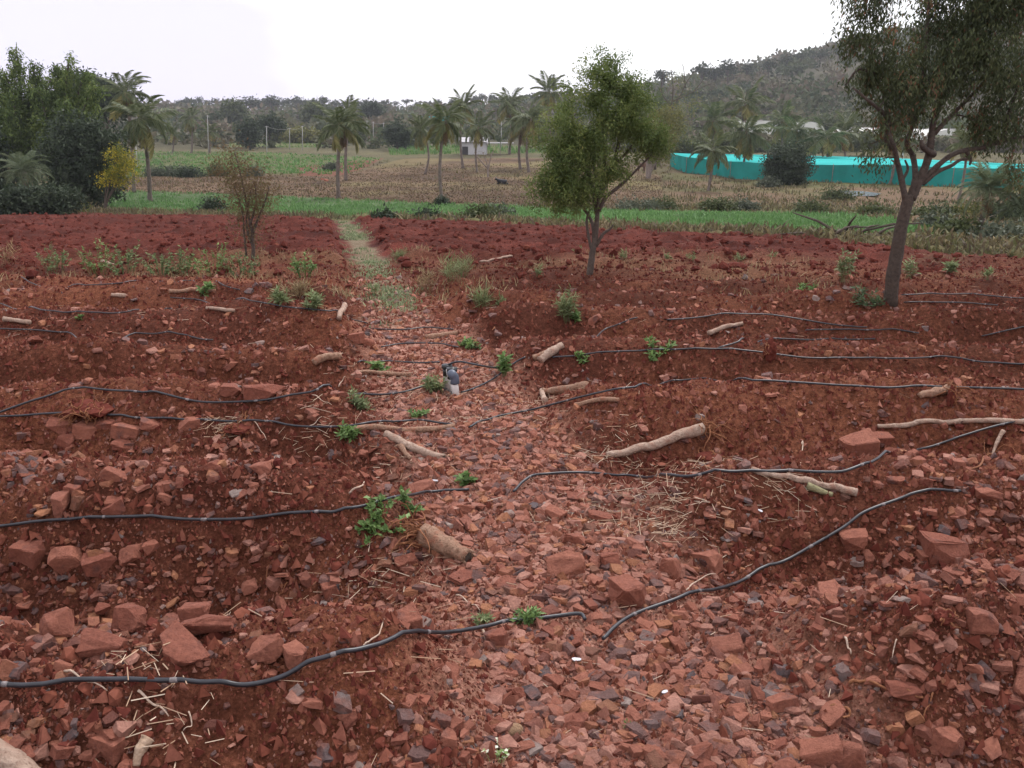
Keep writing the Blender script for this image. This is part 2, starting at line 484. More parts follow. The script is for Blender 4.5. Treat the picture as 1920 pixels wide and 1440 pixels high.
# ------------------------------------------------------------------ the ground sheet
rows = [-5.0]
while rows[-1] < 0.8: rows.append(rows[-1] + 0.12)
while rows[-1] < 60: rows.append(rows[-1] * 1.0082)
while rows[-1] < 900: rows.append(rows[-1] * 1.022)
rows = np.array(rows); NR = len(rows); NC = 420
u = np.linspace(-1, 1, NC)
half = np.where(rows < 0.8, 4.5, 0)
half = np.maximum(0.78 * np.maximum(rows, 0) + 3.2, half)
GX = half[:, None] * u[None, :]
GY = np.repeat(rows[:, None], NC, 1)
GX = GX.ravel(); GY = GY.ravel()
GZ = zfull(GX, GY); GZM = zmid(GX, GY); GZB = zbase(GX, GY)
def lut(G):
    G2 = G.reshape(NR, NC)
    def f(x, y):
        x = np.asarray(x, float); y = np.clip(np.asarray(y, float), rows[0], rows[-1] - 1e-3)
        i = np.clip(np.searchsorted(rows, y, side='right') - 1, 0, NR - 2)
        t = (y - rows[i]) / (rows[i + 1] - rows[i])
        h = np.interp(y, rows, half)
        c = np.clip((x / h + 1) * .5 * (NC - 1), 0, NC - 1.001); j = c.astype(np.int64); s = c - j
        return (G2[i, j] * (1 - s) + G2[i, j + 1] * s) * (1 - t) + (G2[i + 1, j] * (1 - s) + G2[i + 1, j + 1] * s) * t
    return f
zfull, zmid, zbase = lut(GZ), lut(GZM), lut(GZB)      # from here on read the finished sheet
PXc, PYc, DEP = proj(GX, GY, zbase(GX, GY))
front = (DEP > 0.5) & (GY > 0.5)

EDGE = [(-900, 372), (0, 394), (200, 400), (440, 408), (620, 412), (880, 420), (1000, 428), (1200, 438), (1400, 447), (1560, 457), (1700, 474), (1800, 486), (1920, 500), (2900, 560)]
def edge_y(px):
    return np.interp(px, [e[0] for e in EDGE], [e[1] for e in EDGE])
wob = fbm(GX, GY, 1.6, 3, 91)
PADDY = [(195, 358), (350, 362), (500, 367), (640, 374), (880, 384), (1000, 391), (1150, 397), (1400, 401), (1560, 407), (1660, 420), (1745, 441), (1740, 452), (1560, 445), (1400, 436), (1200, 427), (1000, 417), (880, 411), (620, 404), (440, 400), (200, 393)]
VEGF = [(250, 284), (440, 284), (620, 291), (715, 298), (650, 327), (440, 326), (285, 331), (240, 331)]
VEG2 = [(730, 279), (830, 273), (1080, 276), (1080, 287), (900, 288), (730, 291)]
LIGHTG = [(430, 266), (600, 268), (640, 278), (430, 275)]
BROWN = [(150, 333), (640, 329), (760, 297), (1010, 296), (1240, 330), (1240, 392), (880, 383), (640, 373), (150, 356)]
REDPATCH = [(560, 312), (720, 297), (690, 312), (640, 330), (560, 330)]
in_paddy = front & inpoly(PXc, PYc, PADDY) & (GY > 20)
in_veg = front & (inpoly(PXc, PYc, VEGF) | inpoly(PXc, PYc, VEG2) | inpoly(PXc, PYc, LIGHTG)) & (GY > 60)
in_brown = front & inpoly(PXc, PYc, BROWN) & (GY > 40)
in_redp = front & inpoly(PXc, PYc, REDPATCH)
is_soil = (~front) | (PYc > edge_y(PXc) + 4.5 * wob) | (GY < 9)
side = GX - path_c(GY)
on_path = is_soil & (np.abs(side + 0.10 * fbm(GX, GY, 0.7, 2, 14)) < 0.52) & (GY > 0)

def C(*c): return np.array(c)
col = np.zeros((len(GX), 3))
soil = C(.108, .037, .023); soil2 = C(.200, .074, .041); plough = C(.100, .0275, .0195); pathc = C(.42, .225, .165)
dry = C(.155, .108, .068); dryg = C(.115, .115, .05)
f = fbm(GX, GY, 1.5, 3, 101)[:, None]
near_c = soil + (soil2 - soil) * np.clip(0.5 + 1.2 * f, 0, 1)
rt = sstep(0.5, 3.0, side)[:, None] * sstep(4.0, 8, GY)[:, None]
near_c = near_c * (1 - 0.22 * rt)
pm = (sstep(13, 19, GY + 2 * fbm(GX, GY, 3, 2, 33)))[:, None]
sc_ = near_c * (1 - pm) + plough * (1 + 0.25 * f + 0.5 * fbm(GX, GY, 0.9, 3, 107)[:, None]) * pm
# weedy, stubbly belt before the ploughed strip
belt = (sstep(12.5, 14.5, GY) * sstep(19.5, 17, GY) * np.clip(0.25 + 1.3 * fbm(GX, GY, 2.0, 3, 71), 0, 1))[:, None]
sc_ = sc_ * (1 - 0.55 * belt) + C(.25, .15, .085) * 0.55 * belt
pw_ = 1 - 0.55 * sstep(8, 12, GY)
pth = (sstep(0.85, 0.35, np.abs(side + 0.1 * fbm(GX, GY, 0.7, 2, 14)) / pw_ + 0.5 * sstep(7, 11, GY) * fbm(GX, GY, 0.7, 3, 15)) * sstep(0, 1.5, GY))[:, None]
green_path = sstep(8.5, 12, GY)[:, None]
pc = pathc * (1 + 0.2 * f) * (1 - green_path) + C(.21, .175, .115) * green_path
sc_ = sc_ * (1 - 0.9 * pth) + pc * 0.9 * pth
col[:] = sc_
far_n = fbm(GX, GY, 9, 4, 111)[:, None]
far_n2 = fbm(GX, GY, 45, 3, 121)[:, None]
fc = dry + (dryg - dry) * np.clip(0.5 + 1.6 * far_n, 0, 1)
fc = fc * (1 + 0.3 * far_n2)
midf = sstep(105, 150, GY)[:, None]
fc = fc * (1 - midf) + C(.105, .098, .052) * (1 + 0.5 * far_n) * midf
wild = sstep(170, 260, GY)[:, None]
fc = fc * (1 - wild) + (C(.075, .072, .046) * (1 + 0.5 * far_n)) * wild
m = ~is_soil
col[m] = fc[m]
br = C(.125, .085, .054) * (1 + 0.4 * far_n) * (1 + 0.25 * fbm(GX, GY, 1.2, 2, 131)[:, None])
br = br + (C(.2, .18, .08) - br) * np.clip(2.0 * fbm(GX, GY, 14, 3, 141) - 0.2, 0, 0.7)[:, None]
k = in_brown & m; col[k] = br[k]
k = in_veg & m; col[k] = (C(.10, .12, .045) * (1 + 0.4 * far_n))[k]
k = in_redp & m; col[k] = (C(.15, .07, .045) * (1 + 0.2 * far_n))[k]
k = in_paddy & m; col[k] = (C(.09, .14, .06) * (1 + 0.25 * far_n))[k]
col = np.clip(col, 0.01, 0.9)

ii = (np.arange(NR - 1)[:, None] * NC + np.arange(NC - 1)[None, :]).ravel()
QF = np.stack([ii, ii + 1, ii + NC + 1, ii + NC], 1)
zone = np.full(len(GX), 3)
zone[is_soil] = 0; zone[on_path] = 1
zone[in_paddy & ~is_soil] = 2; zone[in_veg & ~is_soil] = 4
zone[in_brown & ~is_soil & ~in_veg & ~in_paddy] = 5
zone[(GY > 215) & ~is_soil & ~in_veg] = 6
fz = zone[QF[:, 0]]
GV = np.stack([GX, GY, GZ], 1)
ZN = {0: 'red_soil_field', 1: 'stony_path', 2: 'green_paddy_field', 3: 'rough_grassland', 4: 'vegetable_field', 5: 'stubble_field', 6: 'hill_terrain'}
ZL = {0: 'ridged and ploughed rust red soil of the cleared orchard', 1: 'narrow stony path running away through the red field',
      2: 'strip of bright green crop beyond the red field', 3: 'rough brown and olive grassland around the fields',
      4: 'green vegetable plots beyond the stubble', 5: 'brown stubble field with coconut palms', 6: 'low scrub covered hills on the skyline'}
for zi, zn in ZN.items():
    q = QF[fz == zi]
    if not len(q): continue
    uq, inv = np.unique(q, return_inverse=True)
    me = mesh_np(zn, GV[uq], [inv.reshape(-1, 4)], None, True, col[uq])
    o = link(zn, me, M_EARTH)
    tag(o, ZL[zi], None, None, 'structure')

# ------------------------------------------------------------------ stones
def make_rock(seed, cuts, flat=(1, .75, .55), bev=0.0, rough=0.0):
    r = random.Random(seed)
    bm = bmesh.new(); bmesh.ops.create_cube(bm, size=1.0)
    for v in bm.verts:
        v.co.x *= 1 + r.uniform(-.12, .12); v.co.y *= 1 + r.uniform(-.12, .12); v.co.z *= 1 + r.uniform(-.18, .18)
    for _ in range(cuts):
        n = Vector((r.gauss(0, 1), r.gauss(0, 1), r.gauss(0, .8))).normalized()
        d = r.uniform(0.36, 0.54)
        g = bmesh.ops.bisect_plane(bm, geom=bm.verts[:] + bm.edges[:] + bm.faces[:], plane_co=n * d, plane_no=n, clear_outer=True)
        ed = [e for e in g['geom_cut'] if isinstance(e, bmesh.types.BMEdge)]
        if len(ed) > 2:
            bmesh.ops.contextual_create(bm, geom=ed)
    bmesh.ops.dissolve_degenerate(bm, edges=bm.edges[:], dist=0.03)
    if bev:
        bmesh.ops.bevel(bm, geom=bm.edges[:], offset=bev, segments=1, affect='EDGES', clamp_overlap=True)
    bmesh.ops.triangulate(bm, faces=bm.faces[:])
    if rough:
        bmesh.ops.subdivide_edges(bm, edges=[e for e in bm.edges if e.calc_length() > 0.14], cuts=1, use_grid_fill=True)
        bmesh.ops.triangulate(bm, faces=bm.faces[:])
        for v in bm.verts:
            v.co += Vector((r.gauss(0, 1), r.gauss(0, 1), r.gauss(0, 1))) * rough
        for v in bm.verts:
            q = v.co * 3.1
            v.co *= 1 + .05 * math.sin(q.x * 2.3 + seed) * math.sin(q.y * 2.9 + 1.7 * seed) + .04 * math.sin(q.z * 5.1 + q.x * 3.3)
    bmesh.ops.recalc_face_normals(bm, faces=bm.faces[:])
    lo = [min(v.co[i] for v in bm.verts) for i in range(3)]; hi = [max(v.co[i] for v in bm.verts) for i in range(3)]
    for v in bm.verts:
        for i in range(3):
            v.co[i] = ((v.co[i] - lo[i]) / (hi[i] - lo[i]) - 0.5) * flat[i]
    bm.verts.index_update()
    V = np.array([v.co[:] for v in bm.verts]); F = np.array([[v.index for v in f.verts] for f in bm.faces])
    bm.free()
    return V, F

ROCKP = [make_rock(100 + i, random.choice((4, 5, 6, 7)), (1, random.uniform(.55, .95), random.uniform(.28, .75))) for i in range(48)]
ROCKHI = []
for i in range(36):
    V, F = make_rock(300 + i, random.choice((4, 5, 6, 7, 8)), (1, random.uniform(.6, .95), random.uniform(.35, .7)), 0.045, 0.011)
    me = mesh_np('rock', V, [F], None, False); me.materials.append(M_ROCK)
    ROCKHI.append(me)

def rot_mats(n, r, tilt=0.5):
    az = r.random(n) * 2 * np.pi; ta = r.random(n) * 2 * np.pi; t = r.normal(size=n) * tilt
    ax = np.stack([np.cos(ta), np.sin(ta), np.zeros(n)], 1)
    K = np.zeros((n, 3, 3)); K[:, 0, 2] = ax[:, 1]; K[:, 1, 2] = -ax[:, 0]; K[:, 2, 0] = -ax[:, 1]; K[:, 2, 1] = ax[:, 0]
    I = np.eye(3)[None]; s = np.sin(t)[:, None, None]; c = (1 - np.cos(t))[:, None, None]
    R1 = I + s * K + c * (K @ K)
    R2 = np.zeros((n, 3, 3)); R2[:, 0, 0] = np.cos(az); R2[:, 0, 1] = -np.sin(az); R2[:, 1, 0] = np.sin(az); R2[:, 1, 1] = np.cos(az); R2[:, 2, 2] = 1
    return R1 @ R2

def scatter(mb, protos, P, S, A, r, tilt=0.5):
    n = len(P); R = rot_mats(n, r, tilt); idx = r.integers(0, len(protos), n)
    for k in range(len(protos)):
        s = np.where(idx == k)[0]
        if not len(s): continue
        V, F = protos[k]
        W = np.einsum('nij,vj->nvi', R[s], V) * S[s][:, None, None] + P[s][:, None, :]
        FF = F[None] + (np.arange(len(s)) * len(V))[:, None, None]
        mb.add(W.reshape(-1, 3), [FF.reshape(-1, F.shape[1])], np.repeat(A[s], len(F)))

def stoniness(x, y):
    side = x - path_c(y)
    d = 0.55 + 0.5 * fbm(x, y, 0.9, 3, 201)
    pth = sstep(0.75, 0.35, np.abs(side))
    right = sstep(0.4, 1.2, side) * sstep(6.5, 3.2, y)
    left = sstep(-0.4, -1.0, side) * sstep(5.6, 4.6, y)
    d = d * np.clip(0.22 + 0.5 * right + 0.42 * left, 0, 1)
    d = np.maximum(d, pth * (0.35 + 0.65 * sstep(7.5, 4.8, y)) * sstep(13, 8, y) * (0.75 + 0.3 * fbm(x, y, 0.5, 2, 203)))
    bare = sstep(0.05, 0.35, fbm(x, y, 0.75, 2, 205))
    d = d * (1 - 0.85 * bare * (1 - pth))
    d = d * (1 - 0.55 * sstep(0.5, 1.1, side) * sstep(3.6, 5.2, y))
    # the bank of the third ridge on the left is smooth soil
    d = d * (1 - 0.6 * sstep(-0.5, -1.2, side) * sstep(6.6, 7.2, y) * sstep(11, 9.5, y))
    return np.clip(d, 0.05, 1) * (1 - 0.6 * sstep(8, 14, y) * (1 - pth))

def sample_field(n, ymin, ymax, r, pw=1.0):
    y = ymin * (ymax / ymin) ** (r.random(n) ** pw)
    inner = 0.66 * y + 0.6; u_ = r.random(n) * 2 - 1
    x = np.where(r.random(n) < .82, u_ * inner, np.sign(u_) * (inner + np.abs(u_) * 1.7))
    return x, y

# countable stones: placed one by one where the photograph shows them
ROCK_LIST = [
 (1182, 1112, 84, 92, .4, 'large squarish red boulder on the stony path beside a drip line end'),
 (1062, 1062, 80, 62, .1, 'broad flat brown-red stone on the path left of the largest boulder'),
 (1258, 1062, 44, 66, 1.2, 'brick-shaped red slab tilted up on the path'),
 (1778, 1038, 92, 70, .3, 'split orange-brown layered slab on the right bank'),
 (1738, 1044, 34, 34, .9, 'small orange chip leaning on the split layered slab'),
 (1606, 1018, 52, 50, 2.0, 'triangular red stone just below the oblique drip line on the right'),
 (932, 1198, 46, 54, .2, 'dark brown block standing against the front drip line'),
 (752, 1166, 70, 62, .7, 'dark red boulder half sunk above the front drip line'),
 (657, 1202, 44, 36, .3, 'rounded orange-red stone left of the sunken dark boulder'),
 (496, 1216, 68, 62, 1.1, 'purple-grey faceted boulder in the left front trench'),
 (548, 1232, 52, 56, .5, 'red wedge stone touching the purple boulder'),
 (330, 1232, 118, 62, .25, 'long red slab lying in the left front trench'),
 (384, 1176, 96, 46, .45, 'long narrow red bar of stone above the long slab'),
 (362, 1146, 56, 42, .2, 'flat topped red block behind the long bar of stone'),
 (185, 1212, 80, 46, .05, 'rounded purplish stone with orange crust in the left trench'),
 (236, 1156, 54, 54, .6, 'pointed red stone with an orange top in the left trench'),
 (96, 1176, 62, 58, .8, 'red block leaning towards the left image edge'),
 (122, 1046, 46, 66, 1.55, 'upright red slab with a dark cap under the second drip line'),
 (50, 1042, 62, 50, .2, 'faceted red boulder near the left edge under the second drip line'),
 (186, 1062, 62, 56, 2.3, 'leaning pair-like red block right of the upright slab'),
 (246, 1042, 48, 54, .6, 'chunky red block in the bank under the second drip line'),
 (110, 946, 34, 62, 2.1, 'long tilted red slab on the second ridge at left'),
 (212, 958, 46, 36, .3, 'triangular red stone resting on the second drip line ridge'),
 (136, 922, 30, 36, 1.4, 'small upright red stone right of the long tilted slab'),
 (112, 802, 52, 38, .2, 'leftmost red block of the pile along the third drip line'),
 (160, 812, 42, 44, 1.0, 'pinkish pointed block in the pile along the third drip line'),
 (194, 800, 42, 28, .1, 'flat topped block in the middle of the ridge pile'),
 (238, 812, 54, 42, .5, 'pink faceted block in the ridge pile'),
 (288, 804, 58, 32, .1, 'rightmost long pink block of the ridge pile'),
 (352, 796, 44, 36, .4, 'brown stone pressed against the third drip line'),
 (124, 828, 32, 40, 2.2, 'grey sided stone tipped below the ridge pile'),
 (228, 838, 36, 34, .9, 'brown stone tipped below the pink blocks'),
 (296, 735, 46, 34, .3, 'square red stone above the sagging drip line at left'),
 (492, 736, 84, 38, .1, 'wide brown slab behind the sagging drip line'),
 (432, 731, 38, 28, .6, 'grey-red stone left of the wide brown slab'),
 (392, 880, 50, 36, .2, 'grey-capped red stone on the left bank'),
 (490, 880, 42, 36, 1.3, 'round orange-brown stone with grey edge on the left bank'),
 (790, 916, 60, 42, .2, 'pale pink stone beside the path above the second drip line'),
 (1080, 1012, 52, 34, .1, 'flat pinkish stone at mid path'),
 (1145, 1050, 40, 46, .7, 'angular red block above the largest boulder'),
 (1085, 935, 52, 28, .2, 'dark flat stone at the upper path'),
 (1040, 965, 42, 36, .5, 'yellow-orange stone at the upper path'),
 (1128, 972, 56, 24, .05, 'thin long red slab across the path'),
 (1612, 836, 70, 54, .2, 'brown ledge stone under the long pale trunk on the right'),
 (1652, 826, 44, 34, .9, 'dark grey stone under the long pale trunk'),
 (1676, 852, 46, 34, .4, 'brown-grey flat stone beside the ledge stone'),
 (1738, 908, 34, 34, .3, 'squarish dark stone above the oblique drip line'),
 (1683, 904, 34, 20, .1, 'small pink rounded stone above the oblique drip line'),
 (1858, 930, 48, 32, .3, 'red slab near the right edge beyond the drip line end'),
 (1546, 1416, 78, 48, .2, 'wide red stone at the bottom edge right of centre'),
 (1596, 1416, 54, 60, 1.2, 'pale brown peaked stone at the bottom edge'),
 (1792, 1398, 62, 42, .3, 'brown block at the bottom right'),
 (1382, 1342, 44, 42, .2, 'squarish red stone in the right foreground'),
 (1846, 1166, 50, 52, .7, 'grey-brown wedge in the right foreground slope'),
 (1470, 1322, 62, 34, .2, 'long low orange stone in the right foreground'),
 (842, 1392, 36, 58, 1.5, 'pointed red stone standing near the bottom centre'),
 (1080, 1362, 54, 40, .2, 'square red stone at the bottom right of the smooth cobble'),
 (755, 1320, 46, 34, .5, 'chipped orange stone near the bottom centre'),
 (648, 1350, 44, 38, .8, 'red block near the bottom left of centre'),
 (200, 1404, 62, 52, .4, 'large dark red block at the bottom left'),
 (1700, 1302, 56, 30, .1, 'flat plum coloured stone in the right foreground'),
 (620, 1108, 36, 44, 1.3, 'standing red chip on the left trench bank'),
 (1115, 600, 30, 22, .2, 'brown stone beside the small green weed on the far right ridge'),
 (668, 632, 34, 30, .6, 'red lump at the end of the stony heap left of the path'),
 (690, 640, 26, 24, .2, 'dark lump in the stony heap left of the path'),
]
used = []
def put_rock(px, py, w, h, rz, label, group, mesh, sink=0.36, rnd=None):
    p = hit(px, py + h * 0.30, zmid)
    sc = (p - Vector((0, 0, CAM_Z))).length / FPX
    o = bpy.data.objects.new('rock', mesh); COL.objects.link(o)
    W = w * sc * .92; Hh = h * sc * .92
    bx = np.array([v.co[:] for v in mesh.vertices])
    dim = bx.max(0) - bx.min(0)
    o.scale = (W / dim[0], 0.8 * (W + Hh) / 2 / dim[1], Hh * 0.78 / dim[2])
    o.rotation_euler = (random.gauss(0, .15), random.gauss(0, .18), random.gauss(0, .3))
    o.location = (p.x, p.y + 0.25 * W, ground(p.x, p.y + 0.1 * W, zmid) + Hh * (0.5 - sink))
    o.color = (random.random() * .9, 0, 0, 1) if rnd is None else (rnd, 0, 0, 1)
    tag(o, label, 'rock', group)
    used.append((px, py, (w + h) / 3))
    return o
for i, (px, py, w, h, rz, lab) in enumerate(ROCK_LIST):
    put_rock(px, py, w, h, rz, lab, 'larger stones on the red field', ROCKHI[i % len(ROCKHI)])
# the smooth cobble near the bottom edge
bm = bmesh.new(); bmesh.ops.create_icosphere(bm, subdivisions=3, radius=0.5)
for v in bm.verts: v.co = Vector((v.co.x, v.co.y * .85, v.co.z * .7)) * (1 + .06 * math.sin(3 * v.co.x + 2 * v.co.y))
me = bpy.data.meshes.new('cobble'); bm.to_mesh(me); bm.free()
for pl in me.polygons: pl.use_smooth = True
me.materials.append(mat_wood('cobble_stone', (0.20, 0.12, 0.07), (0.36, 0.22, 0.13), 25))
o = put_rock(960, 1372, 42, 32, 0, 'smooth rounded olive-brown cobble near the bottom centre', None, me)
o.name = 'cobble'


# ------------------------------------------------------------------ drip lines
HOSE = []
def drip_line(pts, label, r=0.0074, lift=0.022, bands=True):
    A = catmull([Vector((px, py, 0)) for px, py in pts], 7)
    ys = np.array([hit(q.x, q.y, zmid).y for q in A])
    k = np.pad(ys, 3, mode='edge'); ys = np.median(np.stack([k[i:i + len(ys)] for i in range(7)]), 0)
    k = np.pad(ys, 4, mode='edge'); w = np.array([1, 2, 3, 4, 4, 4, 3, 2, 1.]); w /= w.sum()
    ys = sum(w[i] * k[i:i + len(ys)] for i in range(9))
    out = []
    for q, Y in zip(A, ys):
        p = atY(q.x, q.y, Y); g = max(ground(p.x, p.y, zfull), ground(p.x, p.y, zmid)) + lift
        out.append(Vector((p.x, p.y, min(max(p.z, g), g + .16))))
    # a stiff hose spans the small hollows
    for _ in range(3):
        out = [out[0]] + [Vector((b.x, b.y, max(b.z, (a.z + c.z) / 2))) if True else b for a, b, c in zip(out, out[1:], out[2:])] + [out[-1]]
    for a, c in zip(out, out[1:]):
        for k in range(4):
            v = a.lerp(c, k / 4); HOSE.append((v.x, v.y))
    o = empty('drip_line', out[0])
    mb = MB(); V, F = tube([p - out[0] for p in out], r, 8); mb.add(V, F)
    hose = mb.build('hose', M_PIPE, o, True)
    if bands:
        acc = 0.0; nxt = random.uniform(.05, .25)
        for a, b in zip(out, out[1:]):
            L = (b - a).length
            while acc + L > nxt:
                t = (nxt - acc) / L
                c = a.lerp(b, t); d = (b - a).normalized()
                hl = random.uniform(.006, .014)
                V, F = tube([c - d * hl - out[0], c - out[0], c + d * hl - out[0]], [r * 1.02, r * 1.12, r * 1.02], 8)
                mb = MB(); mb.add(V, F); mb.build('emitter_band', M_BAND, hose, True)
                nxt += random.uniform(.38, .5)
            acc += L
    tag(o, label, 'drip line', 'black drip irrigation hoses')
    return o
DRIP = [
 ([(-30, 1296), (46, 1298), (200, 1300), (330, 1300), (400, 1302), (448, 1307), (500, 1292), (560, 1270), (625, 1250), (700, 1230), (800, 1205), (905, 1185), (950, 1175), (1030, 1166), (1085, 1160), (1097, 1172)], 'nearest black drip hose crossing the left foreground with a kink'),
 ([(-40, 1004), (0, 998), (60, 987), (120, 984), (250, 983), (380, 983), (500, 981), (600, 975), (640, 970), (700, 955), (780, 938), (820, 930), (880, 924)], 'black drip hose on the second left ridge passing over green weeds'),
 ([(-40, 789), (100, 787), (210, 790), (260, 795), (350, 797), (450, 797), (510, 800), (570, 806), (640, 807), (700, 800), (760, 795), (800, 795), (850, 804)], 'black drip hose behind the pile of pink blocks on the left'),
 ([(-40, 796), (0, 780), (60, 760), (140, 738), (160, 735), (210, 737), (270, 748), (330, 757), (400, 761), (480, 758), (560, 749), (640, 743), (700, 747), (760, 740), (800, 731), (830, 732), (850, 742)], 'sagging black drip hose reaching the white riser from the left'),
 ([(-40, 618), (0, 620), (60, 622), (120, 628), (170, 632), (255, 633), (300, 630), (350, 636), (400, 646)], 'thin drip hose along the smooth soil bank at left'),
 ([(-40, 562), (0, 572), (60, 585), (120, 592), (180, 594), (230, 590), (300, 583), (322, 582)], 'far drip hose dipping by the left edge'),
 ([(40, 520), (70, 538), (150, 540), (230, 537), (330, 530), (370, 530), (420, 542), (450, 548)], 'far drip hose below the row of green bushes'),
 ([(320, 560), (400, 568), (480, 568), (560, 588), (640, 596), (690, 613)], 'far drip hose ending at the left side of the path'),
 ([(672, 692), (720, 682), (790, 685), (825, 684)], 'short hose end left of the white riser'),
 ([(715, 656), (750, 648), (820, 648), (860, 656)], 'thin hose crossing the path above the riser'),
 ([(700, 620), (760, 622), (800, 616), (850, 622)], 'far thin hose crossing the path in the grass'),
 ([(1130, 1210), (1150, 1187), (1180, 1165), (1230, 1145), (1290, 1128), (1370, 1108), (1430, 1082), (1500, 1045), (1580, 995), (1620, 968), (1680, 945), (1740, 934), (1800, 927)], 'thick black drip hose climbing obliquely on the right foreground'),
 ([(963, 930), (980, 912), (1010, 898), (1050, 893), (1100, 893), (1160, 898), (1230, 902), (1290, 902), (1380, 895), (1480, 892), (1560, 893), (1600, 888), (1680, 865), (1750, 842), (1830, 815), (1920, 792), (1960, 782)], 'black drip hose hooking onto the path and rising to the right edge'),
 ([(880, 812), (900, 800), (940, 785), (1000, 772), (1060, 758), (1130, 742), (1200, 731), (1260, 720), (1300, 716), (1360, 718), (1450, 720), (1540, 726), (1640, 732), (1750, 736), (1960, 737)], 'long drip hose from the path along the third right ridge'),
 ([(1035, 674), (1080, 672), (1130, 668), (1200, 664), (1280, 664), (1360, 661), (1420, 664), (1480, 673), (1520, 676), (1600, 679), (1680, 677), (1760, 675), (1810, 680), (1870, 686), (1960, 690)], 'drip hose passing in front of the dark root clod on the right'),
 ([(1345, 660), (1380, 648), (1420, 641), (1500, 642), (1580, 642), (1640, 640)], 'short drip hose running behind the dark root clod'),
 ([(1250, 603), (1280, 602), (1350, 596), (1420, 592), (1470, 597), (1540, 610), (1600, 617), (1625, 617)], 'pale thin hose arching on the far right bank'),
 ([(1510, 623), (1620, 622), (1700, 627), (1722, 628)], 'straight thin hose below the arching one on the far right'),
 ([(1690, 556), (1760, 556), (1850, 560), (1960, 565)], 'thin hose behind the right tree trunk'),
 ([(1694, 570), (1800, 573), (1870, 575)], 'thin hose in front of the foot of the right tree'),
 ([(1840, 635), (1880, 625), (1940, 612)], 'short hose rising out at the far right edge'),
 ([(1110, 632), (1150, 615), (1195, 604)], 'short dark hose piece right of the small weed'),
 ([(865, 742), (900, 728), (930, 712), (960, 690), (985, 673)], 'black hose running from the riser foot up to the right'),
]
for pts, lab in DRIP:
    drip_line(pts, lab)
HOSE = np.array(HOSE)

# ------------------------------------------------------------------ irrigation riser
def riser():
    b = hit(856, 742, zmid); Y = b.y
    o = empty('irrigation_riser', b)
    s = (b - cam.location).length / FPX
    def q(px, py, dy=0.0): return atY(px, py, Y + dy) - b
    mb = MB(); V, F = tube([q(856, 752), q(853, 728), q(851, 712)], 0.030, 14); mb.add(V, F); mb.build('front_pipe', M_PVC, o, True)
    mb = MB(); V, F = tube([q(849, 744, .06), q(847, 712, .06), q(845, 692, .06)], 0.026, 14); mb.add(V, F); mb.build('middle_pipe', M_PVC, o, True)
    mb = MB(); V, F = tube([q(838, 732, .16), q(837, 705, .16), q(836, 690, .16)], 0.026, 14); mb.add(V, F); mb.build('rear_pipe', M_PVC, o, True)
    el = catmull([q(853, 719), q(852, 708), q(848, 702), q(846, 700, .05)], 5)
    mb = MB(); V, F = tube(el, [0.036] * len(el), 14); mb.add(V, F); mb.build('grey_elbow', M_GREYPVC, o, True)
    for (px, py, dy) in ((847, 697, .06), (838, 691, .16)):
        mb = MB()
        V, F = tube([q(px, py + 13, dy), q(px, py - 1, dy)], 0.034, 14); mb.add(V, F)
        va = mb.build('black_valve', M_BLACK, o, True)
        mb = MB(); V, F = tube([q(px, py - 1, dy), q(px, py - 7, dy)], 0.044, 14); mb.add(V, F); mb.build('valve_cap', M_BLACK, va, True)
        mb = MB(); V, F = tube([q(px - 6, py - 2, dy), q(px + 7, py - 4, dy)], 0.022, 10); mb.add(V, F); mb.build('valve_outlet', M_BLACK, va, True)
    mb = MB(); el = catmull([q(842, 696, .05), q(839, 693, .05), q(841, 706, .05)], 4)
    V, F = tube(el, 0.012, 8); mb.add(V, F); mb.build('white_collar', M_PVC, o, True)
    pts = [q(840, 684, .16), q(850, 680, .14), q(863, 678, .10), q(880, 681, .08), q(905, 686, .06)]
    e = hit(938, 691, zmid) - b
    pts.append(e)
    mb = MB(); V, F = tube(catmull(pts, 6), 0.0085, 8); mb.add(V, F); mb.build('outlet_hose', M_PIPE, o, True)
    tag(o, 'white pipe riser with black valves and grey elbow standing on the path', 'irrigation riser')
riser()

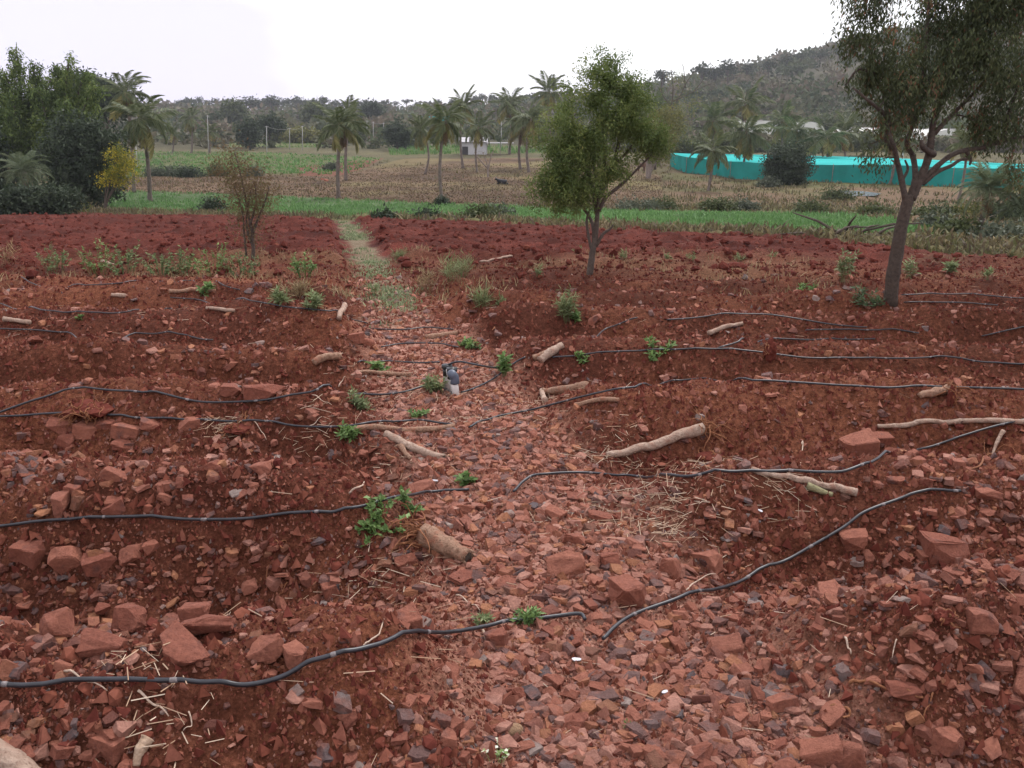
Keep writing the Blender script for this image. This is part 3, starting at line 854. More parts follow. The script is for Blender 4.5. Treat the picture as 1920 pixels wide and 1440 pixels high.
# ------------------------------------------------------------------ stems, stumps and roots
def tendril(p, d, L, r, gx, steps=8, curl=.5, grav=.3):
    pts = [p]; d = Vector(d).normalized()
    for i in range(steps):
        d = (d + Vector((gx.gauss(0, curl), gx.gauss(0, curl), gx.gauss(0, curl) - grav)) * .5).normalized()
        p = p + d * (L / steps)
        g = ground(p.x, p.y, zmid)
        if p.z < g + .004: p = Vector((p.x, p.y, g + .004 + gx.random() * .02))
        pts.append(p)
    return pts
def stem(name, pts, w0, w1, label, cat, mat=M_LOG, roots=0, roots_at=-1, hollow=False, lift=0.3, knots=6, root_len=0.16, group='papaya-like stems left after clearing', seed=0, raise_px=0):
    h0, h1 = hit(*pts[0], zmid), hit(*pts[-1], zmid)
    if abs(h1.y - h0.y) > .25 + .02 * h0.y + .0045 * h0.y * abs(pts[-1][1] - pts[0][1]): h1 = atY(*pts[-1], h0.y + (.25 + .02 * h0.y) * (1 if h1.y > h0.y else -1))
    W = [atY(px, py, h0.y + (h1.y - h0.y) * i / (len(pts) - 1)) for i, (px, py) in enumerate(pts)]
    base = W[0].copy()
    sc = (W[0] - cam.location).length / FPX
    Wc = catmull(W, 7); n = len(Wc)
    R = np.linspace(w0, w1, n) * sc / 2
    gx = random.Random(seed)
    P = []
    for i, p in enumerate(Wc):
        g = max(ground(p.x, p.y, zmid), ground(p.x, p.y, zfull))
        P.append(Vector((p.x, p.y, min(max(p.z, g), g + .30) + R[i] * (0.55 + lift))) - base)
    Rn = R * (1 + np.interp(np.arange(n), np.linspace(0, n - 1, 5), .09 * rng.normal(size=5)) + .015 * rng.normal(size=n)) * (1 + .05 * np.sin(np.arange(n) * .7 + seed))
    o = empty(name, base)
    mb = MB(); V, F = tube(P, Rn, 12, True, .26, seed); mb.add(V, F)
    st_ = mb.build('stem', mat, o, True)
    if hollow:
        e = P[-1]; d = (P[-1] - P[-2]).normalized(); mb = MB()
        V, F = tube([e + d * .0005, e + d * .002], [R[-1] * .6, R[-1] * .6], 10); mb.add(V, F); mb.build('hollow_core', M_BARK, st_)
        mb = MB()
        for k in range(9):
            a = k / 9 * 6.28; u = d.orthogonal().normalized(); w = d.cross(u)
            q = e + (u * math.cos(a) + w * math.sin(a)) * R[-1] * .85
            V, F = tube([q - d * .01, q + d * gx.uniform(.005, .03)], [R[-1] * .2, R[-1] * .05], 5); mb.add(V, F)
        mb.build('torn_fibre', mat, st_)
    if roots:
        e = P[roots_at] + base; d = (P[roots_at] - P[roots_at + 1 if roots_at == 0 else roots_at - 1]).normalized()
        for k in range(roots):
            st = e + Vector((gx.gauss(0, 1), gx.gauss(0, 1), gx.gauss(0, 1))) * abs(R[roots_at]) * .6
            dd = d + Vector((gx.gauss(0, .9), gx.gauss(0, .9), gx.gauss(.1, .7)))
            pts = tendril(st, dd, root_len * gx.uniform(.5, 1.5), .003, gx)
            rr = np.linspace(gx.uniform(.003, .007), .0015, len(pts))
            mb = MB(); V, F = tube([p - base for p in pts], rr, 5, False); mb.add(V, F)
            mb.build('root', M_ROOT, o, True)
    tag(o, label, cat, group)
    return o
stem('tree_stump', [(1137, 862), (1200, 853), (1258, 838), (1318, 815)], 11, 25, 'long pale curved stump with a rooted butt right of the path', 'stump', M_LOGPALE, 34, -1, seed=1, root_len=.16)
stem('tree_stump', [(795, 1014), (835, 1034), (878, 1054)], 44, 30, 'short thick stump with orange roots at its left end and torn hollow tip', 'stump', M_LOG, 46, 0, True, seed=2, root_len=.15, lift=.1)
stem('dry_log', [(1012, 682), (1032, 668), (1054, 653)], 15, 14, 'mottled pale stem pointing up beside the right end of the riser hoses', 'log', M_LOGPALE, seed=3)
stem('dry_log', [(1000, 676), (1020, 667), (1036, 660)], 11, 9, 'brown stem lying behind the mottled pale stem', 'log', seed=4)
stem('dry_log', [(1018, 741), (1060, 736), (1098, 730)], 13, 16, 'smooth brown stem with a broken fork above the third right hose', 'log', seed=5)
stem('dry_log', [(1016, 738), (1019, 748), (1022, 757)], 9, 9, 'short forked stub under the smooth brown stem', 'log', M_LOGPALE, seed=6)
stem('dry_log', [(1078, 765), (1120, 760), (1160, 754)], 9, 8, 'brown stick lying just below the third right hose', 'log', seed=7)
stem('dry_log', [(660, 813), (750, 812), (852, 806)], 11, 12, 'long straight mottled stem under the hose left of the path', 'log', seed=8)
stem('dry_log', [(724, 826), (775, 845), (832, 866)], 14, 14, 'scaly tan stem lying aslant at the left edge of the path', 'log', M_LOGPALE, seed=9, hollow=True)
stem('dry_log', [(752, 848), (772, 869)], 11, 8, 'short pinkish stub below the scaly tan stem', 'log', seed=10)
stem('fallen_log', [(1645, 803), (1720, 800), (1800, 795), (1860, 792), (1918, 795)], 8, 8, 'long pale felled trunk lying near the right edge', 'log', M_LOGPALE, seed=11)
stem('dry_log', [(1408, 888), (1460, 901), (1530, 915), (1605, 930)], 9, 14, 'brown stem tucked under the hooked hose on the right', 'log', M_LOGPALE, seed=12)
stem('dry_log', [(1512, 917), (1560, 932)], 13, 9, 'mossy olive stub beside the brown stem on the right', 'log', mat_wood('mossy', (.2, .18, .09), (.36, .32, .18), 30), seed=13)
stem('tree_stump', [(1722, 752), (1750, 746), (1777, 738)], 10, 18, 'stump with fan of roots touching the third right hose', 'stump', M_LOG, 20, -1, seed=14)
stem('dry_log', [(1328, 629), (1355, 618), (1392, 609)], 9, 7, 'pale stick on the far right bank', 'log', M_LOGPALE, seed=15)
stem('dry_log', [(636, 604), (641, 593), (647, 580)], 9, 12, 'stubby pale stem upright on the stony heap left of the path', 'log', M_LOGPALE, seed=16, lift=.8)
stem('dry_log', [(672, 701), (720, 703), (768, 706)], 7, 9, 'thin scaly stem lying left of the riser', 'log', seed=17)
stem('dry_log', [(588, 686), (612, 680), (639, 674)], 13, 14, 'thick smooth stem sticking out of the left soil bank', 'log', seed=18)
stem('dry_log', [(798, 636), (828, 632), (858, 627)], 9, 9, 'brown stem lying across the path edge in the grass', 'log', seed=19)
stem('fallen_branch', [(192, 496), (212, 508), (240, 524)], 6, 5, 'bent pale branch in the green bushes at left', 'branch', M_LOGPALE, seed=20)
stem('dry_log', [(318, 549), (360, 549), (404, 548)], 7, 6, 'far straight stem behind a green sprout at left', 'log', seed=21)
stem('dry_log', [(210, 557), (237, 560)], 7, 7, 'short white stick on the far left ridge', 'log', M_LOGPALE, seed=22)
stem('dry_log', [(388, 585), (440, 588)], 6, 6, 'far pale stick on the dark red bank at left', 'log', M_LOGPALE, seed=23)
stem('dry_log', [(8, 602), (57, 608)], 8, 7, 'pale stick close to the left edge', 'log', M_LOGPALE, seed=24)
stem('dry_log', [(900, 496), (930, 491), (960, 487)], 4, 5, 'distant pale stick before the ploughed strip', 'log', M_LOGPALE, seed=25)
stem('fallen_log', [(-230, 1310), (-90, 1396), (0, 1446), (80, 1500)], 34, 36, 'thick tan trunk poking in at the bottom left corner', 'log', M_LOGPALE, seed=26)
stem('dry_log', [(256, 1450), (266, 1425), (280, 1400)], 12, 24, 'splintered pale stub at the bottom left', 'log', mat_wood('split_wood', (.42, .27, .18), (.66, .48, .35), 40), seed=27)
stem('dry_log', [(1860, 855), (1868, 835), (1880, 812)], 3, 8, 'white peeled root tip hanging below the pale trunk', 'log', M_LOGPALE, 6, 0, seed=28)

def clod(px, py, w, h, nroots, label, seed, mat=M_CLOD):
    gx = random.Random(seed); b = hit(px, py + h * .45, zmid); sc = (b - cam.location).length / FPX
    o = empty('root_clod', b)
    bm = bmesh.new(); bmesh.ops.create_icosphere(bm, subdivisions=3, radius=.5)
    for v in bm.verts:
        p = v.co * 4
        k = 1 + .22 * math.sin(p.x * 2.1 + seed) * math.cos(p.y * 1.7) + gx.uniform(-.2, .2)
        v.co = Vector((v.co.x * w, v.co.y * w * .9, v.co.z * h)) * k * sc
        v.co.z += h * sc * .38
    me = bpy.data.meshes.new('soil_ball'); bm.to_mesh(me); bm.free()
    at = me.attributes.new('v', 'FLOAT', 'FACE'); at.data.foreach_set('value', np.full(len(me.polygons), .32, np.float32))
    link('soil_ball', me, mat, o)
    for k in range(nroots):
        d = Vector((gx.gauss(0, 1), gx.gauss(-.3, 1), gx.gauss(.5, .7))).normalized()
        st = Vector((d.x * w * .42, d.y * w * .4, d.z * h * .42 + h * .38)) * sc + b
        pts = tendril(st, d, max(w, h) * sc * gx.uniform(.3, .75), .003, gx, 9, 1.1, .5)
        mb = MB(); V, F = tube([p - b for p in pts], np.linspace(gx.uniform(.003, .006), .0012, len(pts)), 5, False); mb.add(V, F)
        mb.build('root', M_ROOT, o, True)
    tag(o, label, 'root clod', 'uprooted root clods')
clod(1442, 655, 24, 42, 14, 'dark upright root clod with orange roots between two hoses', 1)
clod(168, 766, 74, 24, 44, 'wide tangle of orange roots under the sagging hose at left', 2)
clod(445, 802, 50, 14, 24, 'small orange root tangle on the third left hose', 3)
clod(1782, 742, 14, 36, 12, 'upright pointed root clod beside the right stump', 4)
clod(1330, 856, 40, 16, 26, 'root mass hanging below the curved pale stump', 5)
clod(520, 1022, 24, 20, 8, 'small clod with thin hanging roots on the left bank', 6)
clod(1770, 1155, 30, 24, 10, 'dark clod with root hairs in the right foreground slope', 7)

def loose_root(pts, r, label, mat=M_ROOT):
    W = catmull([hit(a, b, zmid) for a, b in pts], 6)
    b = W[0].copy()
    P = [Vector((p.x, p.y, max(p.z, ground(p.x, p.y)) + .012 + .006 * math.sin(i * .8))) - b for i, p in enumerate(W)]
    mb = MB(); V, F = tube(P, np.linspace(r, r * .45, len(P)), 6); mb.add(V, F, .8)
    o = mb.build('loose_root', mat, None, True); o.location = b
    tag(o, label, 'root', 'thin roots and twigs on the soil')
loose_root([(1592, 1288), (1610, 1281), (1650, 1292), (1700, 1302), (1730, 1315)], .006, 'wavy orange root lying in the right foreground')
loose_root([(1556, 1333), (1575, 1331), (1593, 1342), (1580, 1355)], .007, 'hooked orange root in the right foreground')
loose_root([(1748, 1305), (1742, 1325), (1732, 1345), (1730, 1366)], .003, 'thin upright rootlet in the right foreground')
loose_root([(505, 1068), (500, 1090), (512, 1110), (515, 1118)], .003, 'thin root hanging down the left bank')
loose_root([(540, 1100), (530, 1118), (524, 1128)], .0025, 'thin slanting rootlet on the left bank')
loose_root([(1845, 860), (1835, 880), (1810, 890), (1795, 905)], .006, 'orange branching root below the long pale trunk')
M_TWIG = mat_wood('pale_twig', (.5, .34, .25), (.75, .58, .46), 40)
for pts, r, lab in [
 ([(122, 1265), (160, 1290), (205, 1318)], .006, 'pale twig crossing the nearest hose at left'),
 ([(262, 1312), (290, 1332), (318, 1355)], .007, 'pale twig below the straw heap at left'),
 ([(355, 1343), (360, 1365), (345, 1380)], .004, 'bent pale twig at the bottom left'),
 ([(655, 930), (680, 912), (712, 898)], .008, 'pale stick leaning on the left bank above the green weeds'),
 ([(680, 1225), (720, 1185), (780, 1135)], .005, 'long pale twig leaning over the sunken dark boulder'),
 ([(905, 1188), (912, 1205), (922, 1222)], .008, 'short white stick beside the dark brown block'),
 ([(855, 1122), (880, 1135), (900, 1150)], .005, 'pale twig in the middle of the path'),
 ([(1285, 1115), (1310, 1090), (1342, 1080)], .006, 'pale forked twig below the oblique hose'),
 ([(1583, 1205), (1590, 1218), (1595, 1232)], .007, 'white upright chip in the right foreground'),
 ([(1680, 1205), (1675, 1222), (1672, 1240)], .004, 'thin pale stalk in the right foreground'),
 ([(1502, 840), (1503, 858), (1500, 876)], .008, 'bent white stick on the right bank'),
 ([(575, 808), (590, 796), (604, 784)], .006, 'pale stick leaning across the third left hose'),
 ([(475, 795), (490, 815), (500, 830)], .006, 'pale stick hanging below the third left hose'),
 ([(635, 728), (642, 715), (648, 708)], .008, 'pale upright chip above the sagging hose'),
 ([(585, 747), (605, 755), (622, 762)], .005, 'thin pale twig by the sagging hose')]:
    loose_root(pts, r * .62, lab, M_TWIG)


# loose stones that can still be told apart, each described by its tone and its nearest landmark
LAND = [(1182, 1112, 'the large squarish boulder'), (1062, 1062, 'the broad brown path stone'), (1778, 1038, 'the split layered slab'), (1606, 1018, 'the triangular stone'), (932, 1198, 'the dark standing block'),
        (752, 1192, 'the sunken dark boulder'), (496, 1216, 'the purple boulder'), (330, 1232, 'the long red slab'), (185, 1212, 'the orange-crusted stone'), (96, 1176, 'the leaning block'), (122, 1046, 'the upright dark-capped slab'),
        (246, 1042, 'the chunky bank block'), (110, 946, 'the long tilted slab'), (238, 812, 'the pink block pile'), (492, 736, 'the wide brown slab'), (392, 880, 'the grey-capped stone'), (790, 916, 'the pale pink stone'), (835, 1032, 'the short thick stump'),
        (712, 985, 'the bright green weed'), (960, 1372, 'the smooth cobble'), (1230, 840, 'the curved pale stump'), (1195, 945, 'the straw heap'), (1612, 836, 'the brown ledge stone'), (1858, 930, 'the slab by the right edge'), (1546, 1416, 'the wide bottom-edge stone'),
        (1792, 1398, 'the bottom right block'), (1382, 1342, 'the squarish foreground stone'), (1846, 1166, 'the grey-brown wedge'), (842, 1392, 'the pointed standing stone'), (200, 1404, 'the bottom left block'), (268, 1290, 'the left straw heap'), (1700, 1302, 'the flat plum stone'),
        (856, 720, 'the white riser'), (780, 845, 'the scaly tan stem'), (1500, 1045, 'the middle of the oblique hose'), (1140, 1200, 'the oblique hose end'), (448, 1307, 'the kink of the nearest hose'), (1650, 1330, 'the hooked orange root'), (648, 1350, 'the red block at lower left'), (1060, 800, 'the third right hose')]
TONES = [(.08, 'dark brick red'), (.23, 'rust red'), (.37, 'maroon'), (.5, 'pinkish red'), (.61, 'brown-red'), (.74, 'orange-tinged'), (.84, 'plum brown'), (.92, 'greyish pink'), (.975, 'blue-grey'), (2, 'pale tan')]
r2 = np.random.default_rng(21)
cnt = 0; tries = 0; cand = None; ci = 0; seen_labels = {}
near_hose = lambda x, y, d: (np.min((HOSE[:, 0] - x) ** 2 + (HOSE[:, 1] - y) ** 2) < d * d)
while cnt < 232 and tries < 12000:
    tries += 1
    if cand is None or ci >= len(cand):
        cx, cy = sample_field(6000, 1.7, 7.5, r2, 0.8)
        kk = r2.random(6000) < stoniness(cx, cy) ** 1.3
        cx, cy = cx[kk], cy[kk]; cz = zmid(cx, cy)
        qx, qy, _ = proj(cx, cy, cz); cand = np.stack([cx, cy, cz, qx, qy], 1); ci = 0
    x_, y_, z_, px, py = cand[ci]; ci += 1
    if not (-20 < px < 1940 and py < 1450): continue
    p = Vector((x_, y_, z_))
    dist = (p - cam.location).length
    size = min(0.042 * (1 - r2.random()) ** -0.40, 0.13); w = size / dist * FPX
    if w < 17 or near_hose(x_, y_, size * .55 + .02): continue
    if any(abs(px - a) < (w * .5 + c) * .9 and abs(py - b) < (w * .4 + c) * .8 for a, b, c in used): continue
    sd = p.x - path_c(p.y)
    grp = 'loose stones on the stony path' if abs(sd) < .55 else ('loose red stones left of the path' if sd < 0 else 'loose red stones right of the path')
    v = float(r2.random()); tone = [t for q, t in TONES if v < q][0]
    lx, ly, ln = min(LAND, key=lambda l: (l[0] - px) ** 2 + (1.4 * (l[1] - py)) ** 2)
    far_ = math.hypot(lx - px, 1.4 * (ly - py))
    rel = ('left of' if px < lx else 'right of') if abs(px - lx) > 1.4 * abs(py - ly) else ('above' if py < ly else 'below')
    rel = {True: 'close ', False: ''}[far_ < 70] + rel
    big = 'large' if w > 48 else ('medium' if w > 32 else 'small')
    shape = ('flat', 'angular', 'blocky')[int(r2.integers(0, 3))]
    lab = f'{big} {tone} {shape} stone {rel} {ln}'
    if lab in seen_labels: continue
    seen_labels[lab] = 1
    me = ROCKHI[int(r2.integers(0, len(ROCKHI)))]
    o = bpy.data.objects.new('rock', me); COL.objects.link(o)
    zs = {'flat': (.5, .75), 'angular': (.75, 1.1), 'blocky': (1.0, 1.35)}[shape]
    o.scale = (size, size * r2.uniform(.8, 1.1), size * r2.uniform(*zs))
    o.rotation_euler = (r2.normal() * .35, r2.normal() * .35, r2.random() * 6.28)
    o.location = (p.x, p.y, z_ + size * .05)
    o.color = (v, 0, 0, 1)
    tag(o, lab, 'rock', grp)
    used.append((px, py, w * .45)); cnt += 1

# uncountable rubble, gravel and clods
CLODP = []
for i in range(14):
    r = random.Random(900 + i)
    bm = bmesh.new(); bmesh.ops.create_icosphere(bm, subdivisions=1, radius=0.5)
    for v in bm.verts: v.co *= r.uniform(.65, 1.2)
    bm.verts.index_update()
    CLODP.append((np.array([v.co[:] for v in bm.verts]) * [1, .9, .7], np.array([[v.index for v in f.verts] for f in bm.faces])))
    bm.free()
SMALLP = []
for i in range(12):
    r = random.Random(950 + i)
    V = np.array([[1, 0, 0], [-1, 0, 0], [0, 1, 0], [0, -1, 0], [0, 0, 1], [0, 0, -1]]) * 0.5
    V[:4, 2] -= .22
    V = V * np.array([[r.uniform(.7, 1.2)] for _ in range(6)]) + np.array([[r.uniform(-.15, .15) for _ in range(3)] for _ in range(6)])
    SMALLP.append((V, np.array([[0, 2, 4], [2, 1, 4], [1, 3, 4], [3, 0, 4]])))
r3 = np.random.default_rng(33)
mb = MB()
x, y = sample_field(315000, 1.15, 15, r3, 0.9)
st = stoniness(x, y)
keep = r3.random(len(x)) < st
x, y, st = x[keep], y[keep], st[keep]
n = len(x)
s = np.maximum(0.0030 * y, 0.0075) * (1 - r3.random(n)) ** -0.58
s = np.minimum(s, 0.052 + 0.004 * y)
# hoses lie on top of the stones: none larger than a thumb on or just in front of them
hx, hy = HOSE[:, 0], HOSE[:, 1]
G_ = {}
for a_, b_ in zip(hx, hy): G_.setdefault((int(a_ * 8), int(b_ * 8)), []).append((a_, b_))
ok = np.ones(n, bool)
for i in np.where(s > .014)[0]:
    gx_, gy_ = int(x[i] * 8), int(y[i] * 8); d2 = 9.0
    for u_ in (-1, 0, 1):
        for v_ in (-1, 0, 1):
            for a_, b_ in G_.get((gx_ + u_, gy_ + v_), ()):
                d2 = min(d2, (a_ - x[i]) ** 2 + ((b_ - y[i] - .01) * .8) ** 2)
    if d2 < (s[i] * .55 + .012) ** 2: ok[i] = False
x, y, s = x[ok], y[ok], s[ok]; n = len(x)
# small debris banked up against the larger stones
ex, ey, es = [], [], []
for o_ in [q for q in COL.objects if q.name.startswith('rock')]:
    L_ = o_.location
    if L_.y > 9: continue
    rad = max(o_.scale.x, o_.scale.y) * .5; k_ = 14 if rad > .05 else 5
    for _ in range(k_):
        a_ = r3.random() * 6.283; d_ = rad * r3.uniform(.85, 1.35)
        ex.append(L_.x + math.cos(a_) * d_); ey.append(L_.y + math.sin(a_) * d_); es.append(r3.uniform(.008, .022) + .15 * rad * r3.random())
x = np.concatenate([x, ex]); y = np.concatenate([y, ey]); s = np.concatenate([s, es]); n = len(x)
P = np.stack([x, y, zfull(x, y) + s * r3.uniform(-.12, .18, n)], 1)
A_ = r3.random(n)
pm_ = (np.abs(x - path_c(y)) < .6) & (r3.random(n) < .55)
A_ = np.where(pm_, r3.choice([.17, .42, .45, .5, .64, .86], n), A_)
bigs = s > np.maximum(.0062 * y, .016)
scatter(mb, ROCKP, P[bigs], s[bigs], A_[bigs], r3, 0.45)
scatter(mb, SMALLP, P[~bigs], s[~bigs] * 1.2, A_[~bigs], r3, 0.4)
o = mb.build('rubble', M_RUBBLE); tag(o, 'loose broken red stones and gravel covering the soil', 'rubble', None, 'stuff')
print('rubble stones', n)

mb = MB()
x, y = sample_field(128000, 1.1, 17, r3, 0.9)
keep = r3.random(len(x)) < 0.75
x, y = x[keep], y[keep]; n = len(x)
s = np.maximum(0.0032 * y, 0.007) * (1 - r3.random(n)) ** -0.5
s = np.minimum(s, 0.05)
P = np.stack([x, y, zfull(x, y) + s * r3.uniform(-.1, .2, n)], 1)
a = 0.55 + 0.8 * (r3.random(n) - .5) + 0.30 * sstep(0.9, 0.2, np.abs(x - path_c(y))) - 0.25 * sstep(9, 14, y)
scatter(mb, SMALLP, P, s * 1.15, np.clip(a, 0, 1), r3, .45)
x, y = sample_field(104000, 1.1, 6.5, r3, 1.0)
k = r3.random(len(x)) < np.clip(.45 + .8 * fbm(x, y, .5, 2, 911), .1, 1); x, y = x[k], y[k]; n = len(x)
s = np.minimum((.0028 + .0011 * y) * (1 - r3.random(n)) ** -0.4, .02)
P = np.stack([x, y, zfull(x, y) + s * r3.uniform(0, .3, n)], 1)
scatter(mb, SMALLP, P, s * 1.15, np.clip(.52 + .34 * r3.normal(size=n), 0, 1), r3, .45)
# big clods of the ploughed strip
x, y = sample_field(17500, 1.2, 15, r3, .9)
k = r3.random(len(x)) < np.clip(.35 + .9 * fbm(x, y, .7, 2, 921), .05, 1) * (np.abs(x - path_c(y)) > .5); x, y = x[k], y[k]; n = len(x)
s = np.minimum(.018 * (1 - r3.random(n)) ** -.5 + .001 * y, .075)
P = np.stack([x, y, zfull(x, y) + s * r3.uniform(-.2, .12, n)], 1)
scatter(mb, CLODP, P, s, np.clip(.5 + .2 * r3.normal(size=n) - .2 * sstep(9, 14, y), 0, 1), r3, 1.0)
x, y = sample_field(19000, 13.0, 44, r3, 0.8)
zb = zbase(x, y); qx, qy, _ = proj(x, y, zb)
keep = (qy > edge_y(qx) + 1) & (np.abs(x - path_c(y)) > 0.55) & (r3.random(len(x)) < sstep(12, 18, y))
x, y = x[keep], y[keep]; n = len(x)
s = np.minimum(0.05 * (1 - r3.random(n)) ** -0.5, 0.24)
P = np.stack([x, y, zfull(x, y) + s * r3.uniform(-.1, .25, n)], 1)
scatter(mb, CLODP, P, s, np.clip(0.12 + 0.22 * r3.random(n) + 0.25 * (r3.random(n) > .93), 0, 1), r3, 1.0)
o = mb.build('soil_clods', M_CLOD); tag(o, 'crumbs and clods of red soil over the field', 'soil', None, 'stuff')

# straw
mb = MB(); r4 = np.random.default_rng(44)
def straw_at(n, px, py, sx, sy, Lm=.09):
    c = hit(px, py, zmid); sc = (c - cam.location).length / FPX
    x = c.x + r4.normal(size=n) * sx * sc; y = c.y + r4.normal(size=n) * sy * sc * 2.2
    add_straw(x, y, Lm)
def add_straw(x, y, Lm):
    n = len(x); z = zfull(x, y) + r4.uniform(.003, .03, n)
    a = r4.random(n) * 2 * np.pi; L = Lm * r4.uniform(.35, 1.5, n); w = r4.uniform(.0006, .0019, n)
    D = unit(np.stack([np.cos(a), np.sin(a), r4.normal(size=n) * .18], 1)); S = unit(np.cross(D, [0, 0, 1.])); U = np.cross(S, D)
    P = np.stack([x, y, z], 1)
    A = P - D * (L / 2)[:, None]; B = P + D * (L / 2)[:, None]
    off = [S * w[:, None], -S * w[:, None], U * w[:, None] * 1.3]
    V = np.stack([A + o_ for o_ in off] + [B + o_ for o_ in off], 1).reshape(-1, 3)
    k = np.arange(n)[:, None] * 6
    q = np.concatenate([k + [0, 1, 4, 3], k + [1, 2, 5, 4], k + [2, 0, 3, 5]], 0)
    mb.add(V, [q], np.tile(r4.random(n), 3))
straw_at(260, 1195, 945, 85, 30); straw_at(90, 1260, 960, 40, 14); straw_at(60, 1170, 872, 60, 8, .1); straw_at(45, 1165, 830, 30, 15)
straw_at(40, 268, 1290, 30, 20, .06); straw_at(22, 350, 1375, 40, 20, .05); straw_at(60, 700, 1085, 60, 12, .08); straw_at(60, 760, 880, 60, 22)
straw_at(260, 790, 720, 100, 45, .11); straw_at(160, 860, 790, 90, 25, .09); straw_at(80, 1000, 760, 70, 25, .1); straw_at(50, 620, 790, 50, 12, .12); straw_at(40, 1480, 925, 60, 10, .1)
straw_at(60, 420, 800, 20, 6, .1)
x, y = sample_field(900, 1.5, 14, r4, .9); k = np.abs(x - path_c(y)) < 1.0
x, y = np.concatenate([x[k], x[~k][::4]]), np.concatenate([y[k], y[~k][::4]])
add_straw(x, y, .09)
x, y = sample_field(3000, 8, 22, r4, .9); k = r4.random(len(x)) < np.clip(.3 + .8 * fbm(x, y, 2, 2, 71), 0, 1)
add_straw(x[k], y[k], .16)
o = mb.build('straw', M_STRAW); tag(o, 'scattered dry straw and stalk bits on the soil', 'straw', None, 'stuff')

# litter
M_LITTER = mat_plain('white_scrap', (.58, .56, .6), .5, .3, .1, 60)
for px, py, w, lab in ((1080, 1245, 22, 'small white scrap shaped like a shell right of the nearest hose end'), (1207, 1243, 16, 'tiny white scrap near the foot of the oblique hose'), (1246, 1306, 15, 'pale translucent scrap in the lower middle of the rubble'), (815, 907, 24, 'white sliver on the path beside the pale pink stone'), (1425, 964, 12, 'little white chip on the right rubble')):
    p = hit(px, py, zfull); s = (p - cam.location).length / FPX * w * .8
    gx = random.Random(px)
    N_ = 10; ring = [(math.cos(t / N_ * 6.283) * .5 * (1 + gx.uniform(-.15, .15)), math.sin(t / N_ * 6.283) * .28 * (1 + gx.uniform(-.2, .2))) for t in range(N_)]
    V = [(a, b, .06 + .12 * (a * a)) for a, b in ring] + [(a * .9, b * .9, -.02) for a, b in ring] + [(0, 0, .12), (0, 0, 0)]
    F4 = [(i, (i + 1) % N_, N_ + (i + 1) % N_, N_ + i) for i in range(N_)]
    F3 = [(i, 2 * N_, (i + 1) % N_) for i in range(N_)] + [(N_ + i, N_ + (i + 1) % N_, 2 * N_ + 1) for i in range(N_)]
    mb = MB(); mb.add(np.array(V) * s, [F4, F3]); o = mb.build('litter_scrap', M_LITTER)
    o.location = p + Vector((0, 0, .018)); o.rotation_euler = (gx.uniform(-.4, .2), gx.uniform(-.3, .3), gx.uniform(-.6, .6))
    tag(o, lab, 'litter', 'white scraps of litter')

# ------------------------------------------------------------------ weeds and bushes on the field
def herb(name, px, py, wpx, hpx, nst, nleaf, leaf, label, mat=M_WEED, cat='weed', group='green weeds on the red soil', upright=.6, seed=0, wl=.5, grassy=False, stemr=.002):
    gx = np.random.default_rng(seed + 1000)
    b = hit(px, py, zmid); sc = (b - cam.location).length / FPX
    Wm, Hm = wpx * sc, hpx * sc
    o = empty(name, b)
    ms, ml = MB(), MB(); LP, LD, LA = [], [], []
    for k in range(nst):
        a = gx.random() * 6.283; rr = math.sqrt(gx.random())
        root = Vector((math.cos(a) * rr * Wm * .22, math.sin(a) * rr * Wm * .22, 0))
        tip = Vector((math.cos(a) * rr * Wm * .5, math.sin(a) * rr * Wm * .4, Hm * gx.uniform(.35, 1.15) * (1 - .45 * rr * (1 - upright))))
        mid = root.lerp(tip, .5) + Vector((0, 0, Hm * .12))
        for v in (root, mid, tip):
            v.z += ground(b.x + v.x, b.y + v.y, zmid) - b.z
        P = catmull([root, mid, tip], 4)
        V, F = tube(P, np.linspace(stemr, stemr * .4, len(P)), 4, False); ms.add(V, F, .3)
        for j in range(nleaf):
            t = gx.uniform(.25, 1) * (len(P) - 1); i = min(int(t), len(P) - 2)
            p = P[i].lerp(P[i + 1], t - i)
            d = Vector((gx.normal(), gx.normal(), gx.normal() * .5 + (.9 if grassy else .25)))
            LP.append(p); LD.append(d); LA.append(gx.random())
    n = len(LP)
    if n:
        D = np.array([tuple(d) for d in LD]); N = unit(np.stack([gx.normal(size=n) * .5, gx.normal(size=n) * .5, np.ones(n)], 1))
        L = leaf * gx.uniform(.6, 1.3, n)
        V, F = leaf_quads(np.array([tuple(p) for p in LP]), D, N, L, L * wl); ml.add(V, [F], np.tile(np.array(LA), 2))
        ml.build('leaves', mat, o)
    ms.build('stems', mat, o)
    tag(o, label, cat, group)
    return o
herb('leafy_weed', 712, 985, 125, 32, 20, 14, .032, 'bright green leafy weed under the second left hose', seed=1, wl=.62, upright=.2)
herb('leafy_weed', 770, 960, 45, 40, 8, 14, .035, 'small leafy shoot rising over the hose beside the bright weed', seed=2, wl=.6)
herb('leafy_weed', 868, 912, 42, 26, 9, 12, .04, 'lone bright seedling on the path above the second hose end', seed=3, wl=.6)
herb('leafy_weed', 946, 708, 26, 42, 7, 16, .06, 'upright green weed right of the riser', seed=4, wl=.6)
herb('leafy_weed', 940, 682, 14, 22, 3, 10, .05, 'little sprout behind the upright weed by the riser', seed=5, wl=.6)
herb('leafy_weed', 880, 656, 44, 20, 12, 12, .06, 'green weed clump above and right of the riser', seed=6, wl=.5)
herb('leafy_weed', 710, 696, 36, 16, 9, 12, .06, 'green weed clump left of the riser', seed=7, wl=.5)
herb('feathery_weed', 676, 770, 40, 34, 22, 12, .05, 'pale feathery weed beside the sagging hose', M_WEEDPALE, seed=8, wl=.2)
